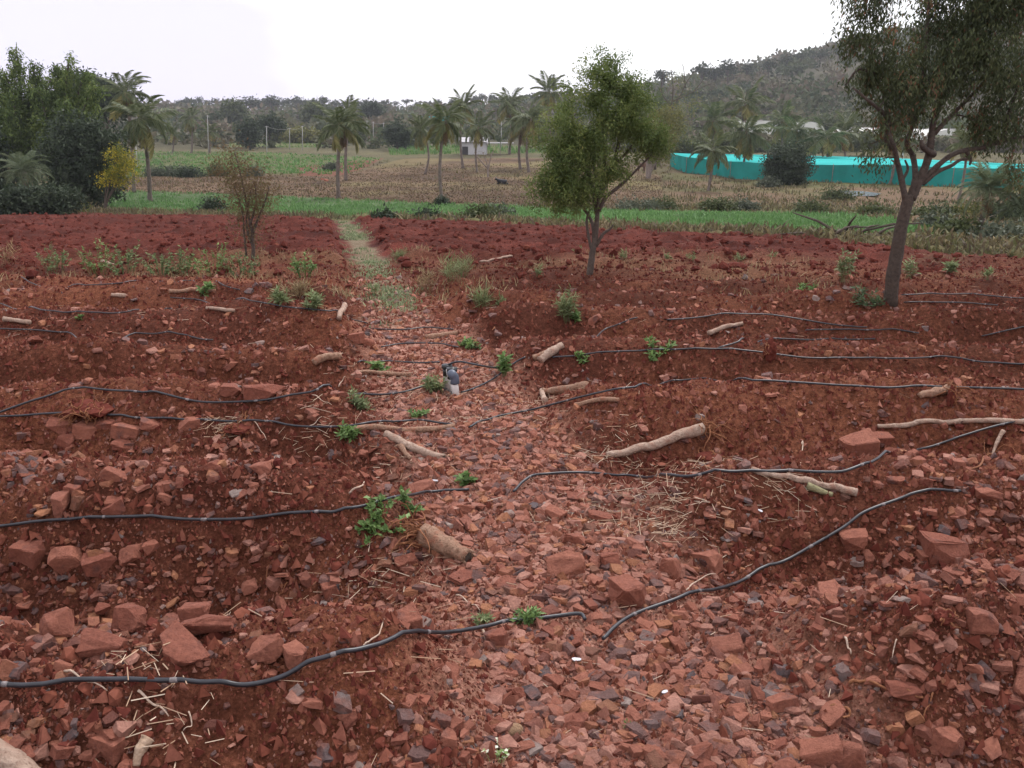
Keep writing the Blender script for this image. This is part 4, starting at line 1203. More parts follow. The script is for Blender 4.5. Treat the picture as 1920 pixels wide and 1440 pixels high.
herb('feathery_weed', 812, 738, 48, 34, 24, 12, .06, 'pale bushy weed at the foot of the riser', M_WEEDPALE, seed=9, wl=.25)
herb('leafy_weed', 788, 786, 40, 14, 14, 12, .045, 'flat bluish green weed on the path below the riser', seed=10, wl=.35)
herb('leafy_weed', 655, 822, 40, 20, 14, 12, .045, 'flat green weed under the long mottled stem', seed=11, wl=.4)
herb('leafy_weed', 985, 1168, 55, 30, 18, 12, .03, 'fine green weed at the nearest hose end', seed=12, wl=.3)
herb('leafy_weed', 905, 1170, 40, 18, 12, 10, .025, 'thin dry-green weed above the dark brown block', M_WEEDPALE, seed=13, wl=.3)
herb('leafy_weed', 1090, 676, 30, 10, 7, 10, .05, 'low green weed on the fourth right hose', seed=14, wl=.5)
herb('leafy_weed', 1240, 662, 90, 16, 16, 10, .05, 'straggling row of green sprouts behind the fourth right hose', seed=15, wl=.5)
herb('leafy_weed', 1080, 608, 16, 26, 6, 14, .07, 'green weed beside the brown stone on the far right ridge', seed=16, wl=.5)
herb('feathery_weed', 1062, 600, 44, 60, 30, 14, .09, 'tall dry pale green weed on the far right ridge', M_WEEDPALE, seed=17, wl=.15)
herb('leafy_weed', 388, 552, 30, 14, 9, 12, .08, 'green sprout over the far straight stem', seed=18, wl=.5)
herb('leafy_weed', 150, 600, 10, 8, 3, 9, .05, 'tiny green sprout on the far left hose', seed=19, wl=.5)
herb('feathery_weed', 590, 582, 34, 30, 20, 12, .09, 'pale weed tuft left of the path', M_WEEDPALE, seed=20, wl=.2)
herb('feathery_weed', 525, 570, 40, 24, 20, 12, .09, 'low pale weed further left of the path', M_WEEDPALE, seed=21, wl=.2)
herb('leafy_weed', 1510, 548, 36, 12, 12, 12, .08, 'fallen green leaves heap left of the right tree', seed=22, wl=.35)
herb('leafy_weed', 1622, 572, 60, 18, 20, 12, .08, 'cut green branches at the foot of the right tree', mat_foliage('cut_leaf', [(0, (.05, .08, .04)), (1, (.14, .2, .1))], .3, .6, 6), seed=23, wl=.25)
herb('feathery_weed', 1582, 530, 40, 55, 20, 12, .1, 'pale upright weed left of the right tree', M_WEEDPALE, seed=24, wl=.25)
herb('feathery_weed', 1700, 525, 30, 40, 14, 12, .1, 'pale weed right of the right tree trunk', M_WEEDPALE, seed=25, wl=.25)
herb('leafy_weed', 1780, 512, 26, 26, 12, 12, .1, 'green weed on the far right field corner', M_WEEDPALE, seed=26, wl=.4)
herb('leafy_weed', 930, 1432, 60, 40, 7, 6, .012, 'tiny white-flowered weed at the bottom edge', mat_foliage('tiny_flower', [(0, (.2, .3, .1)), (.4, (.3, .4, .16)), (.6, (.75, .75, .6)), (1, (.85, .85, .75))], .2, .6, 20), seed=27, wl=.7, upright=.9, stemr=.001)
herb('leafy_weed', 1180, 1366, 30, 14, 8, 8, .02, 'small fresh green sprout in the lower right rubble', seed=28, wl=.4)
# bushes in a row before the ploughed strip on the left
for i, (px, py, w, h, lab) in enumerate([
 (105, 508, 60, 40, 'leftmost thin green bush of the row before the ploughed strip'), (190, 512, 70, 52, 'dense green bush beside the bent branch'),
 (235, 515, 60, 48, 'green bush right of the bent branch'), (300, 516, 60, 34, 'low thin bush in the middle of the row'),
 (342, 516, 50, 40, 'small dense bush left of the big bush of the row'), (402, 520, 90, 56, 'largest green bush of the row'),
 (455, 522, 60, 44, 'green bush at the right end of the row'), (572, 522, 48, 46, 'bright green bush standing alone near the path')]):
    herb('field_bush', px, py, w * 1.2, h, 20, 18, .058, lab, M_WEED if i in (1, 5, 7) else mat_foliage('bush_leaf%d' % i, [(0, (.09, .13, .055)), (.5, (.15, .21, .09)), (1, (.25, .31, .15))], .3, .6, 3), 'bush', 'bushes in a row before the ploughed strip', .9, 40 + i, .45, stemr=.004)
for i, (px, py, w, h, lab) in enumerate([(800, 548, 60, 44, 'straw coloured grass tuft right of the path'), (850, 528, 60, 50, 'tall yellow-green grass clump right of the path'), (868, 520, 40, 44, 'thin grass clump behind the tall yellow-green one'), (900, 572, 40, 28, 'pale weed tuft on the right ridge'), (748, 490, 24, 22, 'small pale bush at the ploughed strip by the path'), (0, 498, 90, 40, 'dry grass tuft at the left edge'), (560, 560, 50, 20, 'low dry grass left of the path')]):
    herb('grass_tuft', px, py, w, h * .8, 24, 7, .16, lab, M_DRYGRASS if i in (0, 5, 6) else M_WEEDPALE, 'grass tuft', 'grass tufts by the path', .9, 60 + i, .06, True, .003)
for i, (px, py, wl_) in enumerate([(1250, 492, 'well right of the middle tree foot'), (1295, 492, 'paired with the one nearer the middle tree'), (1445, 490, 'midway between the two field trees'), (1170, 490, 'just right of the middle tree foot'), (1085, 480, 'just left of the middle tree foot'), (700, 555, 'on the left rim of the path'), (940, 575, 'right of the straw coloured tuft'), (1010, 520, 'between the grass clumps and the middle tree'), (1385, 492, 'left of the one midway between the trees'), (1850, 525, 'near the right edge beyond the right tree')]):
    herb('grass_tuft', px, py, 18 + 4 * (i % 3), 15 + 5 * (i % 2), 9, 9, .08, 'small pale weed tuft before the ploughed strip, ' + wl_, M_WEEDPALE, 'grass tuft', 'weed tufts scattered before the ploughed strip', .8, 80 + i, .2, True, .003)

def blades(mb, x, y, h, w, r, per=5, lean=.5, spread=.06, zf=zfull, amax=1.0, amin=0.0):
    n = len(x) * per
    X = np.repeat(x, per) + r.normal(size=n) * spread; Y = np.repeat(y, per) + r.normal(size=n) * spread
    Z = np.repeat(zf(x, y), per) - .01
    H = np.repeat(np.broadcast_to(h, x.shape), per) * r.uniform(.5, 1.2, n); a = r.random(n) * 6.283
    Wd = np.broadcast_to(w, (n,)) if np.isscalar(w) else np.repeat(w, per)
    P = np.stack([X, Y, Z], 1); l = lean * np.abs(r.normal(size=n)) * H
    M = P + np.stack([np.cos(a) * l * .35, np.sin(a) * l * .35, H * .6], 1)
    T = P + np.stack([np.cos(a) * l, np.sin(a) * l, H], 1)
    b2 = a + 1.57 + r.normal(size=n) * .5; S = np.stack([np.cos(b2), np.sin(b2), np.zeros(n)], 1) * (Wd / 2)[:, None]
    V = np.stack([P - S, P + S, M + S * .7, M - S * .7, T], 1).reshape(-1, 3); k = np.arange(n)[:, None] * 5
    mb.add(V, [k + [0, 1, 2, 3], k + [3, 2, 4]], amin + (amax - amin) * r.random(n))
r5 = np.random.default_rng(55)
mb = MB()
y = 8.5 * (40 / 8.5) ** r5.random(2600); x = path_c(y) + r5.normal(size=len(y)) * .24
k = r5.random(len(y)) < np.clip(sstep(8, 12, y) * (.25 + 1.5 * fbm(x, y, .8, 2, 301)), 0, 1)
blades(mb, x[k], y[k], .05 + .001 * y[k], .010 + .0006 * y[k].repeat(1), r5, 5, .9, .06)
o = mb.build('path_grass', M_PATHGRASS); tag(o, 'short greyish green grass growing on the path', 'grass', None, 'stuff')
mb = MB()
y = 11 * (19 / 11) ** r5.random(5000); x = (r5.random(5000) * 2 - 1) * .66 * y
k = (np.abs(x - path_c(y)) > .6) & (r5.random(5000) < np.clip(-.1 + 1.2 * fbm(x, y, 2.0, 3, 71) + .5 * sstep(2.6, .6, np.abs(x - path_c(y))), 0, 1))
blades(mb, x[k], y[k], .12, .014, r5, 5, .8, .08)
o = mb.build('field_grass', M_DRYGRASS); tag(o, 'patchy dry grass before the ploughed strip', 'grass', None, 'stuff')

# ------------------------------------------------------------------ trees
def ellip_samples(E, n, r, shell=.45):
    vol = ellip_w(E, ELP)
    k = r.choice(len(E), n, p=vol)
    d = rdir(n, r); q = r.random(n) ** shell
    C_ = np.array([tuple(e[0]) for e in E])[k]; R_ = np.array([e[2] for e in E])[k]
    return C_ + d * q[:, None] * R_
def pxE(lst, Y, depth=1.0):
    out = []
    for e in lst:
        cx, cy, rx, ry = e[:4]; dy = e[4] if len(e) > 4 else 0
        c = atY(cx, cy, Y + dy); sc = (c - cam.location).length / FPX
        out.append((c, 0, (rx * sc, (rx + ry) / 2 * sc * depth, ry * sc)))
    return out
def ellip_w(E, p):
    v = np.array([e[2][0] * e[2][1] * e[2][2] for e in E]) ** p
    return v / v.sum()
ELP = .8
def build_tree(name, label, cat, base, limbs, E, nclump, per, leaf, wl, mat, bark, seed, group=None, sig=.5, droop=0., twig=.006, up=.0, lastw=None, clump_r=None, extra=None, amix=None, shell=.45, gaps=0, gsize=.5):
    r = np.random.default_rng(seed)
    o = empty(name, base)
    mb = MB(); nodes = []
    for L in limbs:
        P = catmull([p for p, _ in L], 5); R = np.interp(np.linspace(0, len(L) - 1, len(P)), np.arange(len(L)), [q for _, q in L])
        V, F = tube([p - base for p in P], R, 9, True, .16, seed); mb.add(V, F)
        nodes += [(p, rr) for p, rr in zip(P, R)]
    NP = np.array([tuple(p) for p, _ in nodes]); NR_ = np.array([q for _, q in nodes])
    Cc = ellip_samples(E, int(nclump * (1 + 1.1 * gaps)), r, shell)
    if gaps:
        g_ = fbm(Cc[:, 0] + .37 * Cc[:, 1], Cc[:, 2] + .21 * Cc[:, 1], gsize, 2, seed)
        Cc = Cc[np.argsort(-g_ + .25 * r.normal(size=len(g_)))[:nclump]]
    nclump = len(Cc)
    # twigs grow from the nearest limb node, already grown twigs count as well
    order = np.argsort(((Cc - NP[:, None].mean(0)) ** 2).sum(1))
    TP, TR = [NP], [NR_]
    allP, allR = NP, NR_
    tips = []
    for c in Cc[order]:
        dv = c - allP; dist = np.sqrt((dv ** 2).sum(1)) + .6 * np.maximum(0, -dv[:, 2])
        j = int(np.argmin(dist)); s = allP[j]; L = np.linalg.norm(c - s)
        mid = (s + c) / 2 + np.array([0, 0, .12 * L]) + r.normal(size=3) * .08 * L
        pts = catmull([s, mid, c], 2)
        r0 = min(allR[j] * .6, twig * (1 + 1.5 * L / (clump_r or .3)) )
        V, F = tube([p - base for p in pts], np.linspace(r0, r0 * .35, len(pts)), 3, False); mb.add(V, F)
        q = np.array([tuple(p) for p in pts[2:]]); allP = np.vstack([allP, q]); allR = np.concatenate([allR, np.linspace(r0 * .8, r0 * .4, len(q))])
        tips.append((s, c))
    mb.build('trunk', bark, o, True)
    cr = clump_r or .3
    n = nclump * per
    cen = np.repeat(Cc, per, 0)
    off = r.normal(size=(n, 3)) * cr * sig
    off[:, 2] -= np.abs(r.normal(size=n)) * droop * cr
    P = cen + off - np.array(tuple(base))
    D = rdir(n, r); D[:, 2] -= droop * 1.3; D[:, 2] += up
    N = rdir(n, r) + np.array([0, 0, .8])
    L = leaf * r.uniform(.6, 1.4, n)
    V, F = leaf_quads(P, D, N, L, L * wl)
    ca = r.random(nclump)
    a = np.clip(np.repeat(ca, per) * .6 + r.random(n) * .4, 0, 1)
    if amix is not None: a = amix(a, np.repeat(ca, per), P, r)
    mb = MB(); mb.add(V, [F], np.tile(a, 2)); mb.build('crown', mat, o)
    if extra: extra(o, base)
    tag(o, label, cat, group)
    return o
def limb(pts, Y, w0, w1):
    """pixel trace -> world limb; pts (px, py[, depth offset])"""
    out = []
    for i, q in enumerate(pts):
        dy = q[2] if len(q) > 2 else 0
        p = atY(q[0], q[1], Y + dy); sc = (p - cam.location).length / FPX
        out.append((p, np.interp(i, [0, len(pts) - 1], [w0, w1]) * sc / 2))
    return out

# middle tree
F_MID = mat_foliage('feathery_leaf', [(0, (.058, .088, .028)), (.35, (.105, .15, .044)), (.65, (.16, .205, .064)), (.9, (.22, .255, .08)), (1, (.28, .28, .09))], .3, .6, 2.5)
b = hit(1107, 512, zmid); b.z -= .05; Y = b.y
limbs = [limb([(1105, 518), (1110, 480), (1116, 445), (1119, 415), (1121, 385), (1126, 350), (1134, 300, .1), (1130, 230, .1), (1140, 140, 0)], Y, 13, 3),
         limb([(1114, 452), (1112, 425), (1101, 400), (1076, 372), (1052, 345)], Y, 8, 3),
         limb([(1112, 480), (1104, 445), (1100, 415), (1105, 395)], Y, 6, 4),
         limb([(1122, 395), (1136, 370), (1163, 348), (1190, 322), (1222, 290)], Y, 9, 3),
         limb([(1117, 462), (1130, 440), (1143, 430), (1150, 421)], Y, 7, 3),
         limb([(1119, 400), (1108, 340, .1), (1082, 280, .1), (1072, 220, .2)], Y, 9, 4),
         limb([(1124, 370), (1150, 310, .2), (1165, 240, .3), (1175, 180, .2)], Y, 9, 4),
         limb([(1122, 380), (1115, 320, .4), (1110, 250, .5)], Y, 8, 3), limb([(1130, 330), (1180, 280, .3), (1205, 240, .3)], Y, 6, 3)]
E = pxE([(1138, 150, 66, 50), (1110, 205, 84, 60), (1068, 262, 70, 60), (1042, 320, 58, 56), (1110, 290, 76, 62), (1172, 235, 76, 66), (1210, 255, 52, 44), (1090, 350, 68, 46), (1030, 358, 44, 44), (1150, 118, 46, 28), (1180, 175, 50, 50), (1108, 130, 30, 24), (1150, 300, 50, 30), (1230, 262, 28, 30), (1060, 392, 26, 20), (1140, 380, 22, 26)], Y, .95)
build_tree('acacia_tree', 'tree with feathery olive green crown and short dead stub in the middle of the field', 'tree', b, limbs, E, 760, 82, .046, .42, F_MID, M_BARK, 11, None, .55, .35, .004, clump_r=.115, shell=.6, gaps=.45, gsize=.4)

# right tree
F_RIGHT = mat_foliage('dark_pinnate_leaf', [(0, (.034, .044, .022)), (.3, (.058, .072, .034)), (.6, (.088, .104, .047)), (.80, (.13, .14, .062)), (.86, (.13, .075, .045)), (1, (.20, .09, .05))], .28, .6, 3)
b = hit(1672, 568, zmid); b.z -= .06; Y = b.y
limbs = [limb([(1669, 575), (1674, 520), (1682, 470), (1690, 425), (1700, 385), (1704, 365)], Y, 24, 18),
         limb([(1700, 385), (1692, 345), (1684, 310), (1676, 275, -.1), (1668, 252, -.1), (1664, 210, .1), (1645, 140, .2), (1630, 80, .2)], Y, 11, 3),
         limb([(1706, 372), (1716, 335), (1712, 295, .2), (1700, 268, .2), (1712, 235, .2), (1728, 170, .3), (1738, 60, .3), (1742, -60, .3)], Y, 11, 4),
         limb([(1708, 375), (1728, 330), (1742, 290), (1748, 245), (1755, 215), (1785, 150, .1), (1815, 80, .2), (1840, 0, .2), (1850, -80, .2)], Y, 15, 4),
         limb([(1752, 250), (1785, 215, .1), (1830, 170, .2), (1880, 110, .3)], Y, 9, 3),
         limb([(1722, 345), (1750, 318), (1782, 292), (1812, 281), (1842, 277), (1880, 264), (1920, 256), (1990, 235)], Y, 10, 5),
         limb([(1730, 345), (1758, 322), (1785, 310), (1800, 300), (1822, 297)], Y, 8, 4),
         limb([(1674, 280), (1660, 262), (1664, 245)], Y, 8, 5), limb([(1690, 340), (1702, 318), (1697, 300)], Y, 6, 3), limb([(1750, 290), (1730, 275, -.2), (1728, 262, -.2)], Y, 12, 5),
         limb([(1660, 215), (1630, 190, -.2), (1600, 165, -.2)], Y, 7, 3), limb([(1640, 140), (1610, 130), (1585, 160)], Y, 6, 3), limb([(1880, 264), (1890, 220), (1910, 160)], Y, 8, 4), limb([(1810, 281), (1820, 298), (1818, 310)], Y, 7, 3)]
E = pxE([(1650, 40, 58, 60), (1632, 110, 46, 60), (1720, 60, 90, 90, .2), (1690, 150, 80, 60), (1620, 185, 38, 34), (1655, 218, 48, 30), (1600, 220, 22, 24), (1720, 215, 60, 30, .3), (1800, 60, 90, 90, .2), (1790, 165, 80, 56), (1850, 130, 70, 70), (1900, 60, 70, 90), (1880, 190, 60, 45), (1920, 230, 40, 26), (1960, 120, 70, 90), (1740, -50, 130, 70), (1860, -70, 140, 80), (1960, -20, 80, 90), (1650, -40, 60, 50), (1830, 225, 36, 18), (1780, 240, 30, 16), (1660, 258, 26, 16), (1598, 60, 20, 50), (1905, 300, 24, 34), (1600, 170, 34, 40), (1612, 245, 34, 36), (1640, 275, 36, 24), (1590, 130, 24, 40), (1690, 262, 30, 20), (1850, 240, 40, 24)], Y, 1.05)
def rust(a, ca, P, r):
    k = r.random(len(a)) < np.where(ca > .87, .42, .02)
    a = np.clip(a * .84, 0, .8)
    return np.where(k, r.uniform(.84, 1, len(a)), a)
build_tree('shade_tree', 'large dark tree with forked red-brown trunk and rusty seed pods on the right', 'tree', b, limbs, E, 960, 60, .053, .32, F_RIGHT, mat_wood('reddish_bark', (.034, .024, .019), (.10, .073, .058), 26), 12, None, .5, 1.0, .004, clump_r=.115, amix=rust, shell=.6, gaps=.85, gsize=.42)

# leafless shrub at left
F_BARE = mat_foliage('brown_leaf', [(0, (.10, .065, .04)), (.5, (.16, .11, .06)), (1, (.15, .15, .06))], .25, .7, 3)
b = hit(474, 490, zmid); Y = b.y
limbs = [limb([(474, 494), (475, 465), (473, 440), (468, 415), (462, 380), (452, 330, 0), (440, 285, 0)], Y, 7, 2), limb([(474, 462), (466, 440), (462, 410), (470, 360)], Y, 5, 2),
         limb([(473, 440), (486, 405), (498, 375), (505, 350)], Y, 5, 2), limb([(462, 480), (458, 440), (455, 400), (440, 350)], Y, 4, 2), limb([(470, 420), (480, 380), (478, 340)], Y, 4, 2)]
E = pxE([(465, 380, 42, 36), (450, 330, 36, 30), (432, 295, 22, 24), (490, 355, 30, 26), (470, 430, 22, 26), (425, 320, 24, 20)], Y, .9)
build_tree('bare_shrub', 'half leafless brown shrub standing on the left of the red field', 'shrub', b, limbs, E, 560, 9, .06, .35, F_BARE, M_BARK, 13, None, .8, .1, .003, clump_r=.2)

# thicket at the left edge: bamboo, dark bushes, wild date palm, yellow flowering tree
F_BAM = mat_foliage('bamboo_leaf', [(0, (.036, .060, .020)), (.4, (.085, .125, .036)), (.75, (.155, .205, .055)), (1, (.22, .26, .08))], .3, .6, .6)
F_DARK = mat_foliage('dark_leaf', [(0, (.024, .036, .022)), (.5, (.044, .062, .036)), (1, (.075, .095, .055))], .2, .6, .6)
F_YEL = mat_foliage('yellow_blossom', [(0, (.07, .10, .02)), (.4, (.18, .19, .03)), (.7, (.42, .33, .03)), (1, (.58, .45, .04))], .3, .6, 1)
def bamboo(px, py, tops, label, seed, mat=F_BAM):
    b = hit(px, py, zbase); Y = b.y
    limbs = []; E_ = []
    for (tx, ty, dy) in tops:
        limbs.append(limb([(px + (tx - px) * .15, py, dy), (px + (tx - px) * .35, py + (ty - py) * .5, dy), (px + (tx - px) * .75, py + (ty - py) * .88, dy), (tx, ty, dy)], Y, 5, 1.5))
        for q in range(7):
            t = .42 + q * .095
            cx = px + (tx - px) * t ** 1.1; cy = py + (ty - py) * t
            w = (25 - 17 * max(0, (t - .6) / .4))
            E_.append((cx, cy, w, w * .9, dy))
    global ELP
    ELP = .35
    build_tree('bamboo_clump', label, 'bamboo', b, limbs, pxE(E_, Y), 760, 46, .23, .33, mat, M_BARK, seed, 'thicket at the left edge', .45, .6, .012, clump_r=.42, shell=.6)
    ELP = .8
bamboo(50, 386, [(30, 92, 0), (66, 118, 1), (8, 135, 0), (-30, 120, 1), (95, 150, .5), (20, 180, -1)], 'tall bamboo clump with plume-like tops at the left edge', 21)
bamboo(110, 386, [(132, 102, .5), (108, 128, 1.5), (162, 138, 1), (70, 170, -1), (180, 165, 0), (120, 190, -1.5)], 'second bamboo clump arching to the right', 22)
bamboo(-90, 386, [(-60, 120, 0), (-110, 100, 1), (-150, 140, 0), (-90, 170, -1)], 'bamboo clump just beyond the left edge', 23)
def bush_tree(name, px, py, ells, label, seed, mat, ncl, per, leaf, cat='tree', group='thicket at the left edge', wl=.45, cr=.5, bark=M_BARK, stemw=8, droop=.2, zf=zbase):
    b = hit(px, py, zf); Y = b.y
    limbs = []
    for e in sorted(ells, key=lambda e: -e[2] * e[3])[:5]:
        limbs.append(limb([(px, py + 2), (px + (e[0] - px) * .3, py + (e[1] - py) * .45, (e[4] if len(e) > 4 else 0) * .5), (e[0], e[1], e[4] if len(e) > 4 else 0)], Y, stemw, stemw * .3))
    return build_tree(name, label, cat, b, limbs, pxE(ells, Y), ncl, per, leaf, wl, mat, bark, seed, group, .6, droop, .012, clump_r=cr, shell=.5)
bush_tree('leafy_tree', 150, 391, [(140, 250, 42, 40), (160, 300, 55, 55), (110, 310, 45, 50), (190, 270, 38, 40), (150, 350, 60, 40), (190, 330, 36, 42)], 'dark dense bushy tree right of the bamboo', 24, F_DARK, 520, 40, .24, cr=.42)
bush_tree('leafy_tree', 70, 402, [(60, 372, 60, 18), (20, 380, 50, 14), (100, 376, 50, 16)], 'low dark undergrowth tree below the wild date palm', 25, F_DARK, 300, 40, .22, cr=.4)
bush_tree('leafy_tree', -40, 390, [(-50, 320, 60, 50), (-40, 280, 40, 40), (-5, 350, 30, 30)], 'dark tree mass cut by the left edge', 26, F_DARK, 380, 40, .26, cr=.5)
bush_tree('blossom_tree', 196, 395, [(222, 290, 24, 18), (240, 312, 24, 24), (215, 320, 22, 18), (200, 335, 16, 12), (230, 335, 20, 12)], 'small tree with yellow blossom beside the coconut palms', 27, F_YEL, 120, 36, .12, cr=.26, stemw=3)
bush_tree('umbrella_tree', 190, 330, [(165, 160, 42, 8), (200, 172, 40, 9), (140, 152, 36, 8), (225, 185, 30, 8), (180, 185, 40, 8), (210, 200, 34, 9), (160, 175, 40, 8)], 'dark flat-topped umbrella tree behind the bamboo', 28, F_DARK, 420, 30, .45, cr=.9)

# ------------------------------------------------------------------ palms
P_G = mat_foliage('coconut_frond', [(0, (.055, .078, .034)), (.5, (.11, .135, .06)), (1, (.19, .205, .105))], .25, .5, .5)
P_Y = mat_foliage('yellowing_frond', [(0, (.13, .13, .045)), (.5, (.22, .20, .07)), (1, (.33, .27, .11))], .25, .6, .5)
P_D = mat_foliage('dry_frond', [(0, (.15, .085, .045)), (1, (.26, .16, .09))], .2, .7, .5)
P_B = mat_foliage('blue_green_frond', [(0, (.07, .095, .055)), (.5, (.12, .15, .085)), (1, (.18, .21, .13))], .25, .6, .5)
def frond_mesh(seed, droop, mat, nl=40, ll=.34, lw=.029, hang=.35):
    r = np.random.default_rng(seed); mb = MB()
    n = 14; t = np.linspace(0, 1, n); ang = -droop * t ** 1.4
    x = np.concatenate([[0], np.cumsum(np.cos(ang[:-1]) / (n - 1))]); z = np.concatenate([[0], np.cumsum(np.sin(ang[:-1]) / (n - 1))])
    P = np.stack([x, r.normal() * .05 * t ** 2, z], 1)
    V, F = tube(P, np.linspace(.010, .002, n), 4, False); mb.add(V, F, .8)
    LP, LD, LL = [], [], []
    for s in (-1, 1):
        for k in range(nl):
            tt = .14 + .86 * k / nl
            i = tt * (n - 1); i0 = min(int(i), n - 2); p = P[i0] + (P[i0 + 1] - P[i0]) * (i - i0)
            tg = unit(P[i0 + 1] - P[i0])
            d = tg * (.45 + .5 * tt) + np.array([0, s * 1.0, 0]) + np.array([0, 0, -hang + r.normal() * .12])
            LP.append(p); LD.append(d); LL.append(ll * (.35 + .65 * math.sin(math.pi * min(1, .15 + tt * .8))) * r.uniform(.85, 1.1))
    LL = np.array(LL); D = unit(np.array(LD)); N = np.tile([0, 0, 1.], (len(LL), 1)) + r.normal(size=(len(LL), 3)) * .3
    V, F = leaf_quads(np.array(LP), D, N, LL, np.full(len(LL), lw))
    mb.add(V, [F], np.tile(np.clip(.5 + r.normal(size=len(LL)) * .22, 0, 1), 2))
    me = mb.mesh('frond'); me.materials.append(mat)
    return me
FR_UP = [frond_mesh(400 + i, .6 + .3 * i, P_G, hang=.55) for i in range(4)]
FR_MID = [frond_mesh(420 + i, 1.1 + .25 * i, P_G, hang=1.0) for i in range(4)]
FR_LOW = [frond_mesh(440 + i, 1.0 + .3 * i, P_Y, hang=1.3) for i in range(3)]
FR_DRY = [frond_mesh(460 + i, .7, P_D, nl=22, hang=1.0) for i in range(2)]
FR_DATE = [frond_mesh(480 + i, 1.0 + .3 * i, P_B, nl=46, ll=.22, lw=.016, hang=.1) for i in range(4)]
def palm(bx, by, cx, cy, rpx, label, seed, group='coconut palms around the fields', trunk_w=9, nf=22, date=False, Y=None, lean=0, dry=2, name='coconut_palm', droop_all=0):
    r = random.Random(seed); nf += r.choice((-5, -3, 0, 3)); dry += r.choice((0, 1, 3)); droop_all += r.uniform(-.12, .28); lean += r.uniform(-1.2, 1.2)
    if Y is None:
        b = hit(bx, by, zbase)
    else:
        p = atY(bx, by, Y); b = Vector((p.x, Y, ground(p.x, Y, zbase)))
    Y = b.y; c = atY(cx, cy, Y); sc = (c - cam.location).length / FPX; R = rpx * sc * 1.0
    o = empty(name, b); c = c - b
    mid1 = Vector((c.x * .2 + lean * R * .1, 0, c.z * .33)); mid2 = Vector((c.x * .58 + lean * R * .1, 0, c.z * .68))
    P = catmull([Vector((0, 0, -.1)), mid1, mid2, c], 7)
    Rr = np.linspace(trunk_w * .33, trunk_w * .24, len(P)) * sc; Rr[0] *= 1.7; Rr[1] *= 1.25
    Rr = Rr * (1 + .07 * np.cos(np.arange(len(P)) * np.pi))
    mb = MB(); V, F = tube(P, Rr, 9); mb.add(V, F); mb.build('trunk', M_PALMBARK, o, True)
    def fr(me, az, el, s):
        f = bpy.data.objects.new('frond', me); COL.objects.link(f); f.parent = o
        f.location = c; f.rotation_euler = (r.gauss(0, .35), -el, az); f.scale = (s, s, s)
    for k in range(nf):
        az = k * 2.39996 + r.gauss(0, .15); q = k / nf
        if date:
            fr(r.choice(FR_DATE), az, 1.25 - 1.75 * q + r.gauss(0, .1), R * r.uniform(.9, 1.1)); continue
        el = 1.42 - (2.0 + .5 * (seed % 3) / 2) * q + r.gauss(0, .12) - droop_all
        me = r.choice(FR_UP) if q < .42 else (r.choice(FR_MID) if q < .78 else r.choice(FR_LOW))
        fr(me, az, el, R * r.uniform(.8, 1.2))
    for k in range(dry):
        fr(r.choice(FR_DRY), r.random() * 6.28, -1.0 - r.random() * .3, R * r.uniform(.6, .8))
    tag(o, label, 'palm', group)
palm(281, 378, 264, 222, 58, 'nearer of the two tall coconut palms beside the yellow blossom tree', 1, trunk_w=11, nf=26)
palm(251, 362, 236, 172, 46, 'taller coconut palm behind the pair at left', 2, trunk_w=9)
palm(635, 371, 640, 236, 52, 'coconut palm standing alone at the far edge of the green strip', 3, trunk_w=11, nf=26, dry=4)
palm(648, 330, 655, 215, 34, 'coconut palm half hidden behind the lone palm', 4, Y=95)
palm(797, 326, 788, 240, 34, 'leaning slender coconut palm on the stubble field', 5, trunk_w=6, lean=2)
palm(830, 383, 836, 226, 52, 'tallest coconut palm rising from the green strip', 6, trunk_w=10, nf=26, dry=4)
palm(868, 300, 868, 200, 36, 'coconut palm behind the tallest one', 7, Y=120, trunk_w=7)
palm(895, 324, 897, 238, 36, 'thin coconut palm with bare trunk left of the white shed', 8, trunk_w=6, dry=4)
palm(976, 318, 981, 236, 44, 'coconut palm left of the middle tree', 9, trunk_w=8)
palm(992, 312, 996, 222, 42, 'coconut palm hiding behind the middle tree edge', 10, trunk_w=8, Y=110)
palm(955, 290, 956, 192, 36, 'tall far coconut palm reaching over the skyline', 11, Y=170, trunk_w=6)
palm(1030, 290, 1030, 172, 40, 'tall coconut palm whose crown shows above the middle tree edge', 12, Y=150, trunk_w=6)
palm(1328, 358, 1336, 281, 38, 'short coconut palm in front of the turquoise net house', 13, trunk_w=8, nf=24, dry=4)
palm(1390, 335, 1400, 246, 46, 'coconut palm before the turquoise net house', 14, trunk_w=7, nf=30)
palm(1395, 300, 1398, 194, 44, 'tall coconut palm behind the net house', 15, Y=130, trunk_w=8)
palm(1468, 300, 1466, 228, 34, 'left palm of the group behind the round bush', 16, Y=122, trunk_w=6)
palm(1490, 300, 1492, 242, 36, 'right palm of the group behind the round bush', 17, Y=116, trunk_w=6)
palm(1556, 295, 1550, 258, 42, 'broad low coconut palm behind the net house', 18, Y=114, trunk_w=6)
palm(1590, 292, 1584, 250, 36, 'coconut palm partly behind the right tree crown', 19, Y=124, trunk_w=6)
palm(357, 268, 358, 220, 26, 'far coconut palm left of the white poles', 20, Y=175, trunk_w=5, nf=22)
palm(393, 287, 394, 246, 20, 'small far coconut palm beside a white pole', 21, trunk_w=5, nf=20)
palm(323, 287, 323, 250, 19, 'small palm at the edge of the vegetable field', 22, trunk_w=4, nf=20)
palm(1340, 300, 1338, 225, 38, 'coconut palm behind the leafless tree', 23, Y=128, trunk_w=6)
palm(1668, 346, 1676, 262, 36, 'thin coconut palm behind the right trunk', 24, trunk_w=6)
palm(1797, 374, 1812, 268, 36, 'leaning coconut palm right of the right trunk', 25, trunk_w=7)
palm(1235, 300, 1232, 205, 36, 'coconut palm behind the right side of the middle tree', 26, Y=132, trunk_w=6)
